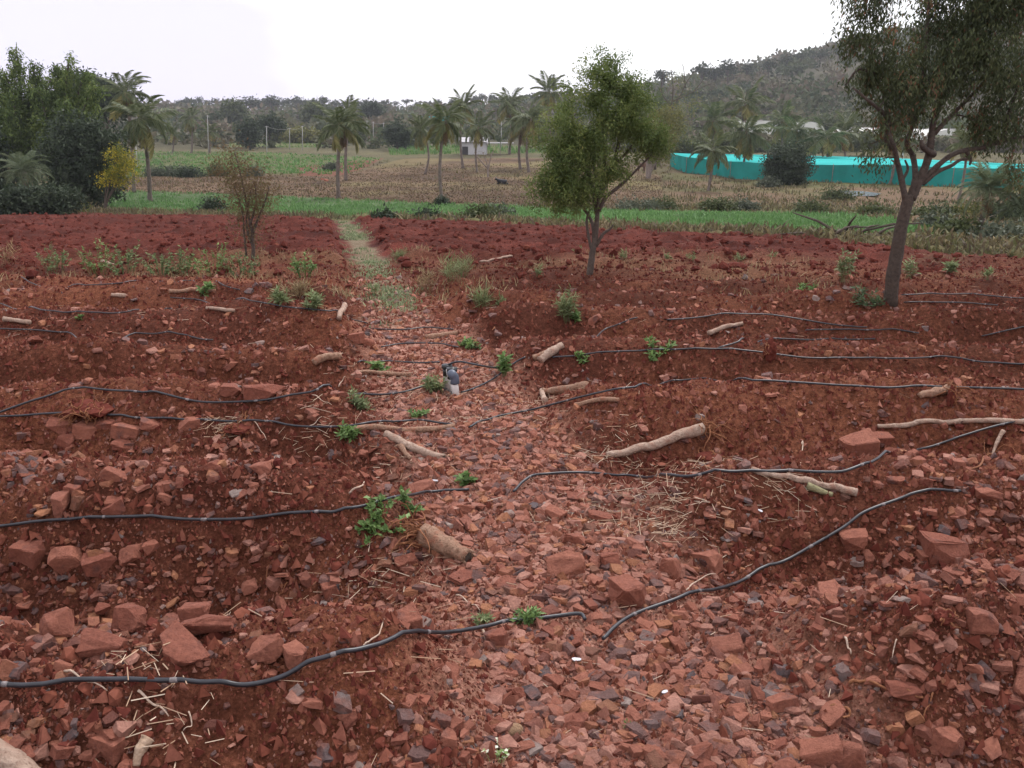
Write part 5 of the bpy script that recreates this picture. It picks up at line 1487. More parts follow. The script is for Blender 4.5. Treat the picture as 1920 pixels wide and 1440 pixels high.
palm(1838, 450, 1856, 352, 60, 'young wild date palm with fine fronds at the right edge', 27, 'wild date palms', 14, 46, True, name='date_palm', dry=0)
palm(48, 397, 46, 322, 46, 'silvery wild date palm in the left thicket', 28, 'wild date palms', 14, 42, True, name='date_palm', dry=0)
palm(1925, 452, 1932, 380, 62, 'wild date palm cut by the right edge', 29, 'wild date palms', 14, 40, True, name='date_palm', dry=0)

# ------------------------------------------------------------------ mid-distance trees and bushes
F_OLIVE = mat_foliage('olive_leaf', [(0, (.045, .060, .026)), (.5, (.080, .10, .042)), (1, (.13, .145, .065))], .2, .6, .5)
F_YG = mat_foliage('yellow_green_leaf', [(0, (.09, .10, .03)), (.5, (.15, .15, .045)), (1, (.24, .21, .06))], .25, .6, .5)
F_GREY = mat_foliage('grey_green_leaf', [(0, (.06, .075, .05)), (1, (.14, .155, .11))], .2, .6, .5)
G_FB = 'shrubs around the fields'
bush_tree('round_bush', 1476, 346, [(1476, 306, 40, 38), (1460, 318, 26, 26), (1492, 318, 28, 26), (1476, 330, 36, 16)], 'dark rounded bushy tree in front of the turquoise net house', 31, F_DARK, 420, 40, .26, 'tree', None, cr=.45)
bush_tree('olive_tree', 1215, 335, [(1235, 250, 34, 40), (1260, 225, 26, 30), (1240, 290, 24, 18), (1210, 270, 20, 24)], 'yellowish tree just behind the right side of the middle tree', 32, F_YG, 260, 26, .26, 'tree', None, cr=.5, bark=M_BARK_G)
b = hit(1228, 318, zbase); Y = b.y
limbs = [limb([(1228, 320), (1232, 270), (1255, 215), (1262, 170), (1258, 128)], Y, 5, .8), limb([(1250, 220), (1275, 180), (1290, 150), (1305, 130)], Y, 2.6, .6), limb([(1262, 190), (1300, 172), (1330, 158), (1342, 160)], Y, 2.6, .6), limb([(1258, 200), (1240, 170), (1245, 130)], Y, 2.4, .6), limb([(1285, 165), (1282, 130), (1278, 118)], Y, 1.8, .5), limb([(1300, 172), (1318, 150), (1320, 135)], Y, 1.8, .5), limb([(1255, 215), (1290, 225), (1310, 220)], Y, 2.4, .6)]
build_tree('leafless_tree', 'nearly leafless tree with bare upper twigs right of the middle tree', 'tree', b, limbs, pxE([(1285, 200, 30, 24), (1265, 230, 34, 24), (1305, 190, 24, 16), (1280, 250, 30, 20), (1275, 150, 30, 24)], Y), 170, 12, .22, .4, F_YG, M_BARK, 33, None, .7, .2, .02, clump_r=.6)
for i, (px, py, w, h, m_, lab) in enumerate([
 (905, 414, 36, 20, F_OLIVE, 'leafy green shrub on the near margin of the green strip'), (932, 412, 26, 18, F_GREY, 'grey-green shrub next to the leafy margin shrub'),
 (830, 384, 8, 9, F_DARK, 'little dark bush at the foot of the tallest palm'), (402, 398, 24, 20, F_DARK, 'dark bush behind the half leafless shrub'), (130, 398, 34, 14, F_YG, 'low light green shrub at the left margin'),
 (1345, 398, 34, 20, F_OLIVE, 'olive bush on the bank beyond the green strip'), (1395, 396, 24, 14, F_GREY, 'grey low bush on the bank'), (1195, 396, 46, 16, F_GREY, 'long dark grey bramble on the bank right of the middle tree'),
 (1240, 394, 30, 14, F_OLIVE, 'small bramble on the bank'), (1520, 402, 30, 18, F_OLIVE, 'bush below the round dark tree'), (330, 330, 34, 16, F_GREY, 'grey-green bush on the border of the vegetable field'), (290, 330, 20, 12, F_GREY, 'small grey bush left of the border bush'), (355, 332, 26, 12, F_DARK, 'dark low bush at the vegetable field border'),
 (475, 330, 16, 14, F_GREY, 'small grey bush behind the bare shrub'), (621, 320, 14, 10, F_GREY, 'small grey bush beside the lone palm'), (408, 330, 16, 18, F_OLIVE, 'olive bush left of the bare shrub'),
 (1760, 440, 30, 24, F_GREY, 'grey scrub at the right end of the green strip'), (1800, 450, 34, 26, F_OLIVE, 'olive scrub left of the young date palm'), (1880, 462, 50, 24, F_GREY, 'pale scrub under the young date palm'), (1750, 412, 40, 18, F_OLIVE, 'green scrub beyond the right trunk'), (1810, 412, 40, 20, F_YG, 'yellow-green scrub on the right slope'), (1900, 420, 40, 40, F_DARK, 'dark bush at the right edge'), (1640, 405, 34, 12, F_OLIVE, 'low scrub near the dark pool'), (1440, 350, 16, 8, F_GREY, 'low bush left of the round dark tree'),
 (1570, 375, 30, 10, F_OLIVE, 'low creeper along the net house wall'), (868, 277, 14, 8, F_OLIVE, 'low bush in front of the left end of the white shed'), (905, 279, 12, 7, F_DARK, 'dark low bush in front of the right end of the white shed'), (720, 415, 12, 8, F_DARK, 'small dark tuft on the far field margin'), (800, 413, 20, 8, F_DARK, 'second dark tuft on the far field margin')]):
    bush_tree('shrub', px, py, [(px, py - h * .55, w, h * .7), (px - w * .4, py - h * .35, w * .6, h * .5), (px + w * .4, py - h * .35, w * .6, h * .5)], lab, 100 + i, m_, 90, 26, .16 if py > 380 else .24, 'shrub', G_FB, cr=.3 if py > 380 else .45, stemw=3)
b = hit(915, 333, zbase); Y = b.y
limbs = [limb([(915, 335), (914, 310), (905, 285)], Y, 4, 1), limb([(915, 320), (920, 295), (926, 280)], Y, 3, 1), limb([(914, 315), (898, 298), (892, 288)], Y, 3, 1)]
build_tree('bare_shrub', 'leafless grey shrub on the stubble field by the lying black cow', 'shrub', b, limbs, pxE([(910, 292, 20, 14)], Y), 110, 3, .14, .3, F_BARE, M_BARK_G, 34, None, .8, .1, .02, clump_r=.5)
# trees behind the fields on the left and middle
for i, (px, by, cy, w, h, Y, m_, lab) in enumerate([
 (468, 270, 243, 18, 26, 190, F_DARK, 'dark upright tree beyond the vegetable field'), (505, 268, 232, 26, 12, 205, F_DARK, 'dark umbrella shaped tree beside the upright one'),
 (745, 270, 247, 22, 24, 185, F_DARK, 'dark round tree behind the white poles'), (696, 235, 206, 15, 12, 330, F_DARK, 'lone dark round tree on the far slope'), (590, 240, 208, 22, 14, 320, F_OLIVE, 'far round tree above the yellow thicket'),
 (570, 265, 254, 34, 12, 230, F_YG, 'yellow-green thicket of tall grass beyond the fields'), (535, 262, 255, 20, 9, 235, F_YG, 'left end of the yellow thicket'), (440, 235, 205, 20, 14, 330, F_OLIVE, 'far spreading tree on the left slope'), (660, 260, 240, 24, 14, 240, F_OLIVE, 'olive tree right of the lone palm'), (770, 265, 262, 20, 8, 200, F_OLIVE, 'low bush before the white poles'), (1280, 300, 275, 40, 18, 150, F_OLIVE, 'olive bush mass left of the net house'), (1500, 290, 268, 50, 14, 150, F_OLIVE, 'bush behind the net house roof'), (1380, 285, 262, 36, 18, 155, F_OLIVE, 'tree behind the palms over the net house'), (1010, 270, 240, 22, 30, 190, F_YG, 'yellowish tall tree left of the middle tree'), (1560, 262, 232, 40, 20, 230, F_OLIVE, 'tree below the hill right of the white tunnel house'), (1620, 280, 262, 40, 14, 160, F_OLIVE, 'bush behind the right trunk')]):
    p = atY(px, by, Y); bz = ground(p.x, Y, zbase); base = Vector((p.x, Y, bz)); c = atY(px, cy, Y)
    sc = (c - cam.location).length / FPX
    lb = [[(base, .25), (base.lerp(c, .6), .18), (c, .06)]]
    EE = [(c, 0, (w * sc * .8, w * sc * .8, h * sc * .8)), (c + Vector((w * sc * .45, 0, -h * sc * .3)), 0, (w * sc * .6, w * sc * .6, h * sc * .6)), (c + Vector((-w * sc * .45, 0, -h * sc * .25)), 0, (w * sc * .6, w * sc * .6, h * sc * .6))]
    build_tree('distant_tree', lab, 'tree', base, lb, EE, 110, 26, .0032 * Y, .6, m_, M_BARK, 200 + i, 'trees beyond the fields', .6, .1, .03, clump_r=.0055 * Y, shell=.5)

# ------------------------------------------------------------------ skyline trees (copies of a few)
F_FAR = mat_foliage('far_leaf', [(0, (.030, .040, .026)), (.5, (.048, .060, .036)), (1, (.085, .09, .055))], .15, .7, .05)
def far_proto(seed, flat, tall):
    r = np.random.default_rng(seed); mt, ml = MB(), MB()
    V, F = tube([(0, 0, -.3), (.1, 0, tall * .4), (0, .1, tall * .75)], [.22, .16, .08], 6); mt.add(V, F)
    cs = []
    for k in range(7):
        a = r.random() * 6.28; d = r.uniform(.3, 2.3)
        cs.append((math.cos(a) * d, math.sin(a) * d, tall * r.uniform(.72, .98) - .12 * d))
        V, F = tube([(0, 0, tall * .45), (cs[-1][0] * .5, cs[-1][1] * .5, tall * .7), cs[-1]], [.1, .06, .03], 5); mt.add(V, F)
    cs = np.array(cs); n = 420
    P = cs[r.integers(0, 7, n)] + r.normal(size=(n, 3)) * np.array([.75, .75, flat])
    D = rdir(n, r); N = rdir(n, r) + np.array([0, 0, 1.])
    V, F = leaf_quads(P, D, N, r.uniform(.4, .9, n), r.uniform(.3, .6, n)); ml.add(V, [F], np.tile(r.random(n), 2))
    return mt.mesh('trunk', True), ml.mesh('crown')
FP = []
for i in range(5):
    a, c = far_proto(700 + i, [.3, .35, .6, .28, .7][i], [7.5, 8.5, 6.5, 8, 6][i]); a.materials.append(M_BARK); c.materials.append(F_FAR); FP.append((a, c))
def far_tree(px, Y, top_py, kind, label, group, wide=1.0, seed=0):
    p = atY(px, 200, Y); b = Vector((p.x, Y, ground(p.x, Y, zbase)))
    t = atY(px, top_py, Y).z - b.z
    h = [7.5, 8.5, 6.5, 8, 6][kind]; s = max(.45, t / h)
    o = empty('skyline_tree', b, seed * 1.7)
    for me, nm in zip(FP[kind], ('trunk', 'crown')):
        c = link(nm, me, None, o)
    o.scale = (s * wide, s * wide, s)
    tag(o, label, 'tree', group)
rr = random.Random(5)
ORD = 'first second third fourth fifth sixth seventh eighth ninth tenth eleventh twelfth thirteenth fourteenth fifteenth sixteenth seventeenth eighteenth nineteenth twentieth'.split()
ORD += ['twenty-' + w for w in ORD[:9]] + ['thirtieth'] + ['thirty-' + w for w in ORD[:9]]
SK = [(318, 200), (335, 190), (352, 184), (372, 182), (392, 188), (408, 185), (428, 186), (446, 188), (470, 184), (488, 188), (505, 180), (520, 188), (538, 186), (558, 182), (572, 188), (590, 186), (608, 182), (628, 188), (650, 188), (668, 190), (682, 188), (700, 190), (722, 188), (742, 190), (762, 186), (782, 192), (800, 190), (822, 188), (850, 186), (890, 180), (905, 176), (925, 178), (1000, 176), (1065, 166)]
for i, (px, top) in enumerate(SK):
    far_tree(px, rr.uniform(500, 590), top, rr.choice((0, 0, 1, 3, 2)), f'{ORD[i]} flat-crowned tree from the left in the far skyline row', 'trees along the far skyline', rr.uniform(.9, 1.5), i)
for i, (px, top, k, lab) in enumerate([(1240, 132, 3, 'small flat tree on the hill shoulder beside the bare twigs'), (1312, 119, 0, 'umbrella tree on the hill crest left of the pair'), (1338, 130, 4, 'low bush tree on the hill crest between two trees'), (1360, 116, 2, 'round tree on the hill crest'), (1395, 122, 4, 'bushy tree right of the round crest tree'), (1436, 112, 2, 'crest tree where the hill steepens'), (1470, 105, 4, 'dense crest tree on the upper hill'), (1492, 99, 1, 'taller crest tree on the upper hill'), (1530, 96, 4, 'crest bush left of the right tree crown'), (1562, 88, 2, 'crest tree touching the right tree crown')]):
    far_tree(px, 425, top, k, lab, 'trees on the hill crest', 1.1, i + 60)

# scrub: one mass over the hill and the far slopes
r6 = np.random.default_rng(66)
SHP = []
for i in range(10):
    n = 34; P = rdir(n, r6) * (r6.random(n) ** .4)[:, None] * np.array([.5, .5, .38]) + np.array([0, 0, .3])
    D = rdir(n, r6); N = rdir(n, r6) + np.array([0, 0, .8])
    SHP.append(leaf_quads(P, D, N, r6.uniform(.2, .36, n), r6.uniform(.16, .3, n)))
mb = MB()
n = 9500; y = 175 * (680 / 175) ** r6.random(n); x = (r6.random(n) * 2 - 1) * .72 * y
zb = zbase(x, y); qx, qy, _ = proj(x, y, zb)
open_f = inpoly(qx, qy, LIGHTG) | inpoly(qx, qy, VEGF) | inpoly(qx, qy, VEG2) | ((qy > 279) & (qx < 1000)) | ((qy > 262) & (qx < 1000) & (r6.random(n) < .45))
dens = np.clip(.5 + .9 * fbm(x, y, 38, 3, 401), .05, 1) * np.where(x > 20, 1.0, .75)
k = (~open_f) & (r6.random(n) < dens); x, y = x[k], y[k]; n = len(x)
s = (2.2 + .009 * y) * r6.uniform(.5, 1.6, n)
P = np.stack([x, y, zbase(x, y) - .1], 1)
a = np.clip(.5 + .55 * fbm(x, y, 26, 3, 402) + .22 * r6.normal(size=n), 0, 1)
R = rot_mats(n, r6, .1); idx = r6.integers(0, 10, n)
for kx in range(10):
    q = np.where(idx == kx)[0]; V, F = SHP[kx]
    W = np.einsum('nij,vj->nvi', R[q], V) * s[q][:, None, None] + P[q][:, None, :]
    FF = F[None] + (np.arange(len(q)) * len(V))[:, None, None]
    mb.add(W.reshape(-1, 3), [FF.reshape(-1, 3)], np.repeat(a[q], len(F)))
o = mb.build('hill_scrub', M_SCRUB); tag(o, 'scrub and bushes covering the hill and far slopes', 'scrub', None, 'stuff')

# ------------------------------------------------------------------ crops and grass of the fields
r7 = np.random.default_rng(77)
def field_pts(n, ymin, ymax, test, zf=zbase, wmax=.7):
    y = ymin * (ymax / ymin) ** r7.random(n); x = (r7.random(n) * 2 - 1) * wmax * y
    qx, qy, _ = proj(x, y, zf(x, y)); k = test(qx, qy, x, y); return x[k], y[k]
mb = MB(); x, y = field_pts(42000, 22, 80, lambda a, b, x, y: inpoly(a, b, PADDY))
# irrigation bunds leave thin gaps between the beds
gap = np.abs(((x * .8 + y * .35) / 7.5) % 1 - .5) < .02
x, y = x[~gap], y[~gap]
k = fbm(x, y, 6, 3, 611) + .25 * r7.normal(size=len(x)) > -.38; x, y = x[k], y[k]
blades(mb, x, y, .22, .035 + .0006 * y.mean(), r7, 4, .5, .12)
o = mb.build('green_crop', M_PADDY); tag(o, 'short bright green crop standing in the strip field', 'crop', None, 'stuff')
mb = MB(); x, y = field_pts(26000, 70, 260, lambda a, b, x, y: inpoly(a, b, VEGF) | inpoly(a, b, LIGHTG))
k = np.abs((y / 1.6) % 1 - .5) < .3; x, y = x[k], y[k]
blades(mb, x, y, .35, .16, r7, 4, .9, .18)
x, y = field_pts(16000, 100, 260, lambda a, b, x, y: inpoly(a, b, VEG2)); blades(mb, x, y, .8, .16, r7, 4, .6, .3)
o = mb.build('vegetable_crop', M_VEG); tag(o, 'green vegetable and fodder rows beyond the stubble field', 'crop', None, 'stuff')
mb = MB()
x, y = field_pts(30000, 15, 140, lambda a, b, x, y: (b < edge_y(a) + 1) & ~inpoly(a, b, PADDY) & ~inpoly(a, b, VEGF) & (r7.random(len(a)) < np.clip(.45 + .9 * fbm(x, y, 7, 3, 501), 0, 1) * np.where(inpoly(a, b, BROWN), .12, 1)))
blades(mb, x, y, .18 + .002 * y, .02 + .0011 * y.mean(), r7, 4, .8, .2)
mb2 = MB(); x, y = field_pts(30000, 50, 130, lambda a, b, x, y: inpoly(a, b, BROWN))
blades(mb2, x, y, .13, .10, r7, 3, .9, .3)
o = mb2.build('stubble', M_STUB); tag(o, 'short brown stubble on the field with the coconut palms', 'stubble', None, 'stuff')
x, y = field_pts(14000, 20, 60, lambda a, b, x, y: (b < edge_y(a) + 5) & (b > edge_y(a) - 9) & (r7.random(len(a)) < np.clip(.4 + 1.2 * fbm(x, y, 3, 2, 555), 0, 1)))
blades(mb, x, y, .26, .03, r7, 4, .9, .15)
o = mb.build('rough_grass', M_ROUGH); tag(o, 'dry rough grass on the field margins and beyond', 'grass', None, 'stuff')

# ------------------------------------------------------------------ turquoise shade net house
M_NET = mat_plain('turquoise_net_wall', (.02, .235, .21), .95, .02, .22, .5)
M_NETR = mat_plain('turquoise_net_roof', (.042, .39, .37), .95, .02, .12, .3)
def net_house():
    front = [(1256, 312), (1286, 324), (1336, 328), (1368, 335), (1450, 338), (1560, 342), (1690, 349), (1800, 352), (1960, 356)]
    W = [hit(a, b, zbase) for a, b in front]
    for i_ in range(4, len(W)):
        W[i_] = W[3].lerp(W[-1], i_ and (W[i_].x - W[3].x) / (W[-1].x - W[3].x)); W[i_].z = ground(W[i_].x, W[i_].y, zbase)
    Hh = 1.8
    gz = random.Random(8); zr = [p.z + Hh + gz.uniform(-.09, .09) for p in W]
    back = [(1262, 287), (1300, 288), (1345, 288.5), (1385, 289.5), (1455, 290.5), (1565, 293), (1690, 297), (1800, 302), (1960, 310)]
    B = []
    for (a, b), z in zip(back, zr):
        d = ray(a, b); t = (z - CAM_Z) / d[2]; B.append(Vector((d[0] * t, d[1] * t, z)))
    base = W[4].copy(); o = empty('net_house', base)
    def sheet(A, Bv, nu, nv, wob, seed):
        V = []; r = np.random.default_rng(seed)
        A = catmull(A, nu) if False else [A[i].lerp(A[i + 1], k / nu) for i in range(len(A) - 1) for k in range(nu)] + [A[-1]]
        Bv = [Bv[i].lerp(Bv[i + 1], k / nu) for i in range(len(Bv) - 1) for k in range(nu)] + [Bv[-1]]
        for i, (p, q) in enumerate(zip(A, Bv)):
            for j in range(nv + 1):
                t = j / nv; v = p.lerp(q, t)
                sag = wob * (abs(math.sin(i * math.pi / nu * 1.0)) * math.sin(math.pi * t) + .35 * r.normal() * (0 < t < 1))
                V.append(v - base + Vector((0, -sag * .3, -sag)))
        n = nv + 1
        F = [(i * n + j, (i + 1) * n + j, (i + 1) * n + j + 1, i * n + j + 1) for i in range(len(A) - 1) for j in range(nv)]
        return np.array([tuple(v) for v in V]), [F]
    top = [Vector((p.x, p.y, z)) for p, z in zip(W, zr)]
    for i in range(len(W) - 1):
        mb = MB(); V, F = sheet([W[i] - Vector((0, 0, .15)), W[i + 1] - Vector((0, 0, .15))], [top[i], top[i + 1]], 6, 5, .02, i); mb.add(V, F)
        mb.build('wall_panel', M_NET, o, True)
    for i in range(len(W) - 1):
        mb = MB(); V, F = sheet([top[i] + Vector((0, 0, .006)), top[i + 1] + Vector((0, 0, .006))], [B[i], B[i + 1]], 5, 8, .02, 40 + i); mb.add(V, F)
        mb.build('roof_panel', M_NETR, o, True)
    # back and end walls
    for A_, B_ in ((B[0], B[-1]), (W[0], B[0]), (W[-1], B[-1])):
        lo1 = Vector((A_.x, A_.y, A_.z - Hh if A_ in (B[0],) else A_.z)); 
        a1 = Vector((A_.x, A_.y, ground(A_.x, A_.y, zbase) - .1)); b1 = Vector((B_.x, B_.y, ground(B_.x, B_.y, zbase) - .1))
        za = zr[0] if A_ in (W[0], B[0]) else zr[-1]; zb_ = zr[0] if B_ in (W[0], B[0]) else zr[-1]
        mb = MB(); V, F = sheet([a1, b1], [Vector((A_.x, A_.y, za - .01)), Vector((B_.x, B_.y, zb_ - .01))], 8, 3, .02, 77); mb.add(V, F)
        mb.build('wall_panel', M_NET, o, True)
    for p, z in zip(W[1:-1], zr[1:-1]):
        mb = MB(); V, F = tube([p - base + Vector((0, -.07, -.2)), Vector((p.x, p.y - .07, z + .12)) - base], .035, 8); mb.add(V, F); mb.build('post', M_BARK_G, o, True)
    tag(o, 'long low turquoise shade net house behind the green strip on the right', 'net house')
net_house()
def box_obj(name, cx, cy, z0, z1, w, d, mat, parent=None, rz=0, base=Vector()):
    V = np.array([(sx * w / 2, sy * d / 2, z) for z in (z0, z1) for sx, sy in ((-1, -1), (1, -1), (1, 1), (-1, 1))])
    c, s = math.cos(rz), math.sin(rz); X = V[:, 0] * c - V[:, 1] * s + cx; Y_ = V[:, 0] * s + V[:, 1] * c + cy
    V = np.stack([X, Y_, V[:, 2]], 1) - np.array(tuple(base))
    mb = MB(); mb.add(V, [[(0, 3, 2, 1), (4, 5, 6, 7), (0, 1, 5, 4), (1, 2, 6, 5), (2, 3, 7, 6), (3, 0, 4, 7)]]); return mb.build(name, mat, parent)
# far strip of the same netting on the slope
h0 = hit(840, 226, zbase); YN = h0.y; a = atY(722, 222, YN); c = atY(962, 222, YN); zg = min(ground(a.x, YN, zbase), ground(c.x, YN, zbase)); zt = atY(800, 219.5, YN).z
o = empty('far_net_house', ((a.x + c.x) / 2, YN, zg)); bb = Vector(o.location)
box_obj('net_wall', (a.x + c.x) / 2, YN + 3, zg - .5, zt - .25, c.x - a.x, 6, M_NET, o, 0, bb); box_obj('net_roof', (a.x + c.x) / 2, YN + 3, zt - .24, zt + .3, c.x - a.x + .4, 6.4, M_NETR, o, 0, bb)
tag(o, 'thin far turquoise net structure on the slope behind the palms', 'net house')

# white shed beyond the palms
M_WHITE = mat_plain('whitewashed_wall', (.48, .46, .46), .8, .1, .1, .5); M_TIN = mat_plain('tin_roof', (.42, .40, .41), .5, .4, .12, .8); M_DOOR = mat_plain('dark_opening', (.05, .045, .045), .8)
Ys = 168.0; l = atY(862, 270, Ys); r_ = atY(912, 270, Ys); zg = ground((l.x + r_.x) / 2, Ys, zbase); ztop = atY(890, 261, Ys).z
o = empty('farm_shed', ((l.x + r_.x) / 2, Ys, zg)); bb = Vector(o.location); wdt = r_.x - l.x; cx = (l.x + r_.x) / 2
sw_ = box_obj('wall', cx, Ys + 2.5, zg - .3, ztop - .5, wdt, 5, M_WHITE, o, 0, bb)
V = np.array([(-wdt / 2 - .3, -3, ztop - .55), (wdt / 2 + .3, -3, ztop - .55), (wdt / 2 + .3, 0, ztop + .25), (-wdt / 2 - .3, 0, ztop + .25), (wdt / 2 + .3, 3, ztop - .55), (-wdt / 2 - .3, 3, ztop - .55)]) + np.array([cx, Ys + 2.5, 0]) - np.array(tuple(bb))
V = np.vstack([V, V + [0, 0, .08]])
mb = MB(); mb.add(V, [[(0, 1, 2, 3), (3, 2, 4, 5), (6, 7, 8, 9), (9, 8, 10, 11), (0, 1, 7, 6), (5, 4, 10, 11), (1, 2, 8, 7), (2, 4, 10, 8), (0, 3, 9, 6), (3, 5, 11, 9)]]); mb.build('roof', M_TIN, o)
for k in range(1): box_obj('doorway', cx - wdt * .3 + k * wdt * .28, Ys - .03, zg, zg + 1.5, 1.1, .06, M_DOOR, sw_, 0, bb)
pr = atY(955, 262, Ys)
po_ = box_obj('porch_roof', (r_.x + pr.x) / 2 + .3, Ys + 1.5, ztop - .75, ztop - .65, pr.x - r_.x + 1.0, 4, M_TIN, o, 0, bb)
for k in (0, 1): box_obj('porch_post', pr.x - .2 - k * 1.5, Ys - .3, zg - .2, ztop - .76, .12, .12, M_BARK_G, po_, 0, bb)
tag(o, 'low white farm shed with tin porch among the coconut palms', 'shed')
# white tunnel greenhouses below the hill
M_POLY = mat_plain('polythene_film', (.62, .62, .56), .5, .3, .08, .3)
for px, py, wpx, Y, lab in ((1434, 236, 78, 215, 'white tunnel greenhouse between the palms below the hill'), (1515, 238, 60, 225, 'second white tunnel greenhouse half hidden by palms'), (1670, 250, 110, 190, 'pale tunnel greenhouse seen under the right tree crown'), (1800, 252, 120, 195, 'pale tunnel greenhouse at the far right under the crown')):
    c = atY(px, py, Y); sc = (c - cam.location).length / FPX; g = ground(c.x, Y, zbase); wd = wpx * sc; hh = max(2.5, c.z + 8 * sc - g)
    o = empty('tunnel_greenhouse', (c.x, Y, g)); N_ = 14
    A = [(math.cos(t / N_ * math.pi) * wd / 2, 0, max(0, hh - 2.4) + math.sin(t / N_ * math.pi) * 2.4) for t in range(N_ + 1)]
    A = [(A[0][0], 0, -.3)] + A + [(A[-1][0], 0, -.3)]; n = len(A); NS = 8
    V = np.array([(x_, k * 3.0, z_) for k in range(NS) for x_, _, z_ in A]); F = [(k * n + i, k * n + i + 1, (k + 1) * n + i + 1, (k + 1) * n + i) for k in range(NS - 1) for i in range(n - 1)]
    mb = MB(); mb.add(V, [F]); fr_ = mb.build('film_roof', M_POLY, o, True)
    fan = np.vstack([V[:n], [[0, 0, 0]]]); mb = MB(); mb.add(fan, [[(i, i + 1, n) for i in range(n - 1)]]); mb.build('end_wall', M_POLY, o)
    for k in range(NS):
        mb = MB(); V_, F_ = tube([(x_, k * 3.0, z_ + .03) for x_, _, z_ in A], .05, 4, False); mb.add(V_, F_); mb.build('hoop', M_TIN, fr_, True)
    tag(o, lab, 'greenhouse', 'white tunnel greenhouses')

# ------------------------------------------------------------------ poles, wires, animals, pool
M_POLE = mat_plain('concrete_pole', (.40, .385, .375), .8, .1, .12, 2)
POLES = [(257, 316, 256, 'leaning white pole between the two tall palms', -3), (391, 288, 216, 'white pole beside the small far palm', -2), (500, 290, 236, 'tall white pole left of the lone palm', 0), (567, 282, 236, 'white pole carrying the wire from the tall one', 0), (688, 268, 226, 'first pole of the three before the dark tree', 0), (700, 266, 228, 'middle pole of the three before the dark tree', 0), (721, 268, 230, 'third pole touching the dark tree', -2), (940, 280, 222, 'pole right of the white shed', 0), (543, 280, 240, 'short grey pole between the two wired poles', 0), (1692, 330, 275, 'white post showing through the fork of the right tree', 1), (1218, 330, 300, 'short post behind the right limb of the middle tree', 0)]
tops = {}
for px, by, ty, lab, ln in POLES:
    b = hit(px, by, zbase); t = atY(px + ln, ty, b.y)
    o = empty('pole', b); mb = MB(); V, F = tube([Vector((0, 0, -.3)), (t - b) * .5, t - b], [.085, .07, .055], 8); mb.add(V, F); sh_ = mb.build('shaft', M_POLE, o, True)
    e = t - b; mb = MB(); V, F = tube([e + Vector((-.35, 0, -.15)), e + Vector((.35, 0, -.15))], .04, 5); mb.add(V, F); mb.build('crossarm', M_POLE, sh_)
    tag(o, lab, 'pole', 'white poles beyond the fields'); tops[px] = t
for a_, c_, lab in ((500, 543, 'thin wire between the tall white pole and the short grey pole'), (543, 567, 'thin wire between the short grey pole and its right neighbour'), (688, 721, 'thin wire between the three grouped poles')):
    A, B_ = tops[a_], tops[c_]; pts = [A.lerp(B_, t / 8) - Vector((0, 0, .15 + .35 * math.sin(math.pi * t / 8))) - A for t in range(9)]
    mb = MB(); V, F = tube(pts, .018, 4); mb.add(V, F); o = mb.build('wire', M_POLE); o.location = A; tag(o, lab, 'wire', 'wires between the poles')
def animal(name, px, py, L, rz, pts, edges, rad, mat, label, cat, parts):
    b = hit(px, py, zbase); me = bpy.data.meshes.new('body'); me.from_pydata([Vector(p) * L for p in pts], edges, []); me.update()
    o = empty(name, b, rz); m = link('body', me, mat, o)
    md = m.modifiers.new('skin', 'SKIN'); 
    for v, r in zip(me.skin_vertices[0].data, rad): v.radius = (r * L, r * L)
    me.skin_vertices[0].data[0].use_root = True
    m.modifiers.new('sub', 'SUBSURF').levels = 1; m.modifiers['sub'].render_levels = 2
    for q, F_, nm, mt in parts:
        mb = MB(); V, F = tube([Vector(p) * L for p in q], [x * L for x in F_], 6); mb.add(V, F); mb.build(nm, mt, m, True)
    tag(o, label, cat)
M_COW = mat_plain('black_hide', (.02, .019, .022), .6); M_CALF = mat_plain('brown_hide', (.14, .065, .045), .7); M_HORN = mat_plain('horn', (.3, .27, .24), .6)
animal('cow', 943, 346, 1.35, math.radians(178), [(-.1, 0, .20), (.12, 0, .21), (.32, 0, .22), (-.34, 0, .18), (.44, 0, .36), (.52, 0, .42), (.62, 0, .36), (.30, -.16, .07), (.48, -.18, .05), (-.25, -.20, .08), (-.02, -.24, .05), (-.42, .05, .05), (-.46, .12, .03)],
       [(0, 1), (1, 2), (0, 3), (2, 4), (4, 5), (5, 6), (2, 7), (7, 8), (3, 9), (9, 10), (3, 11), (11, 12)], [.19, .19, .17, .16, .09, .085, .05, .07, .045, .09, .05, .025, .015], M_COW, 'black cow lying on the stubble field left of the middle tree', 'cow',
       [([(.50, .05, .48), (.49, .11, .53), (.50, .13, .60)], [.02, .015, .006], 'horn', M_HORN), ([(.50, -.05, .48), (.49, -.11, .53), (.50, -.13, .60)], [.02, .015, .006], 'horn', M_HORN), ([(.47, .06, .44), (.45, .15, .43)], [.03, .012], 'ear', M_COW), ([(.47, -.06, .44), (.45, -.15, .43)], [.03, .012], 'ear', M_COW)])
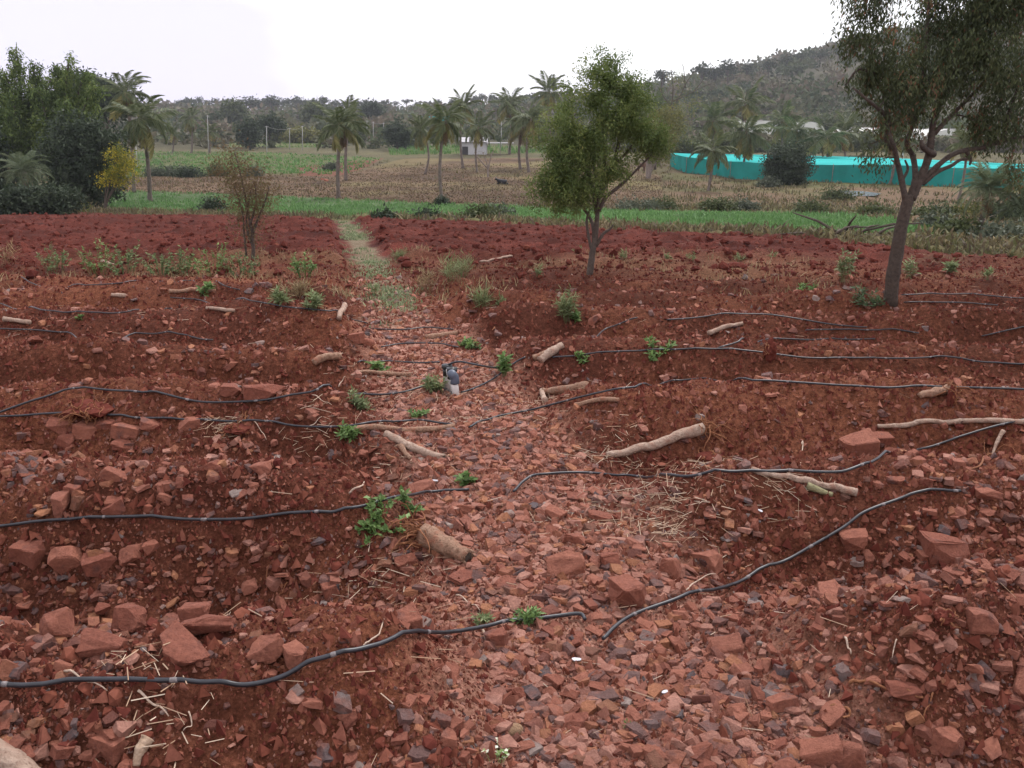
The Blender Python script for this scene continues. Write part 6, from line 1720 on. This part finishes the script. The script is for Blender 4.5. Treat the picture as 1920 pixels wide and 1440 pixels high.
animal('calf', 1203, 322, 1.35, math.radians(15), [(0, 0, .62), (.25, 0, .62), (-.28, 0, .61), (.42, 0, .74), (.5, 0, .84), (.64, 0, .76), (.27, .1, .36), (.27, .1, .02), (.25, -.1, .36), (.28, -.1, .02), (-.28, .1, .38), (-.32, .1, .2), (-.30, .1, .02), (-.28, -.1, .38), (-.33, -.1, .2), (-.30, -.1, .02), (-.42, 0, .5), (-.44, 0, .3)],
       [(0, 1), (0, 2), (1, 3), (3, 4), (4, 5), (1, 6), (6, 7), (1, 8), (8, 9), (2, 10), (10, 11), (11, 12), (2, 13), (13, 14), (14, 15), (2, 16), (16, 17)], [.17, .16, .15, .09, .085, .05, .06, .035, .06, .035, .07, .045, .035, .07, .045, .035, .02, .015], M_CALF, 'brown calf standing behind the right limb of the middle tree', 'calf',
       [([(.46, .06, .86), (.42, .14, .86)], [.03, .012], 'ear', M_CALF), ([(.46, -.06, .86), (.42, -.14, .86)], [.03, .012], 'ear', M_CALF)])
# dark pool of seepage water near the net house
c1 = [hit(a, b, zfull) for a, b in ((1552, 362), (1580, 358), (1620, 361), (1652, 365), (1640, 370), (1590, 369), (1560, 367))]
zz = max(p.z for p in c1) + .05
me = bpy.data.meshes.new('pool'); me.from_pydata([(p.x, p.y, zz) for p in c1], [], [list(range(len(c1)))]); me.update()
m_, nt, bs, out = new_mat('murky_water'); bs.inputs['Base Color'].default_value = (.05, .045, .055, 1); bs.inputs['Roughness'].default_value = .18
o = link('pool', me, m_); tag(o, 'small dark pool below the net house wall', None, None, 'structure')
# brush pile and boulders at the right end of the green strip
b = hit(1575, 452, zbase); o = empty('brush_pile', b); gx = random.Random(3); sc = (b - cam.location).length / FPX
for k in range(26):
    p0 = Vector((gx.uniform(-60, 60) * sc, gx.uniform(-.6, .6), gx.uniform(.0, .25))); d = Vector((gx.gauss(0, 1), gx.gauss(0, .5), gx.gauss(.1, .25))).normalized() * gx.uniform(.6, 1.6)
    mb = MB(); V, F = tube([p0, p0 + d * .5 + Vector((0, 0, .08)), p0 + d], [.05 * gx.uniform(.5, 1.3), .04, .015], 6); mb.add(V, F); mb.build('branch', M_BARK, o, True)
tag(o, 'pile of dead branches at the far edge of the ploughed strip', 'brush pile')
for i, (px, py, w, h, lab) in enumerate([(1742, 446, 18, 9, 'pale orange boulder beyond the right tree trunk'), (1857, 444, 22, 10, 'pale boulder at the foot of the young date palm'), (612, 338, 12, 8, 'grey block by the lone palm'), (605, 336, 8, 6, 'pale rubble block left of the lone palm')]):
    put_rock(px, py, w, h, 0, lab, 'boulders beyond the red field', ROCKHI[i])

# ------------------------------------------------------------------ air
bm = bmesh.new(); bmesh.ops.create_cube(bm, size=1.0)
bmesh.ops.scale(bm, vec=(1700, 940, 110), verts=bm.verts); bmesh.ops.translate(bm, vec=(0, 450, 46), verts=bm.verts)
me = bpy.data.meshes.new('haze'); bm.to_mesh(me); bm.free()
hm = bpy.data.materials.new('air'); hm.use_nodes = True; hn = hm.node_tree; hn.nodes.clear()
ho = hn.nodes.new('ShaderNodeOutputMaterial'); hv = hn.nodes.new('ShaderNodeVolumePrincipled')
hv.inputs['Color'].default_value = (.86, .89, .97, 1); hv.inputs['Density'].default_value = .00025; hv.inputs['Anisotropy'].default_value = .2
hn.links.new(hv.outputs['Volume'], ho.inputs['Volume'])
o = link('haze', me, hm); tag(o, 'thin daylight haze over the valley', 'haze', None, 'stuff')
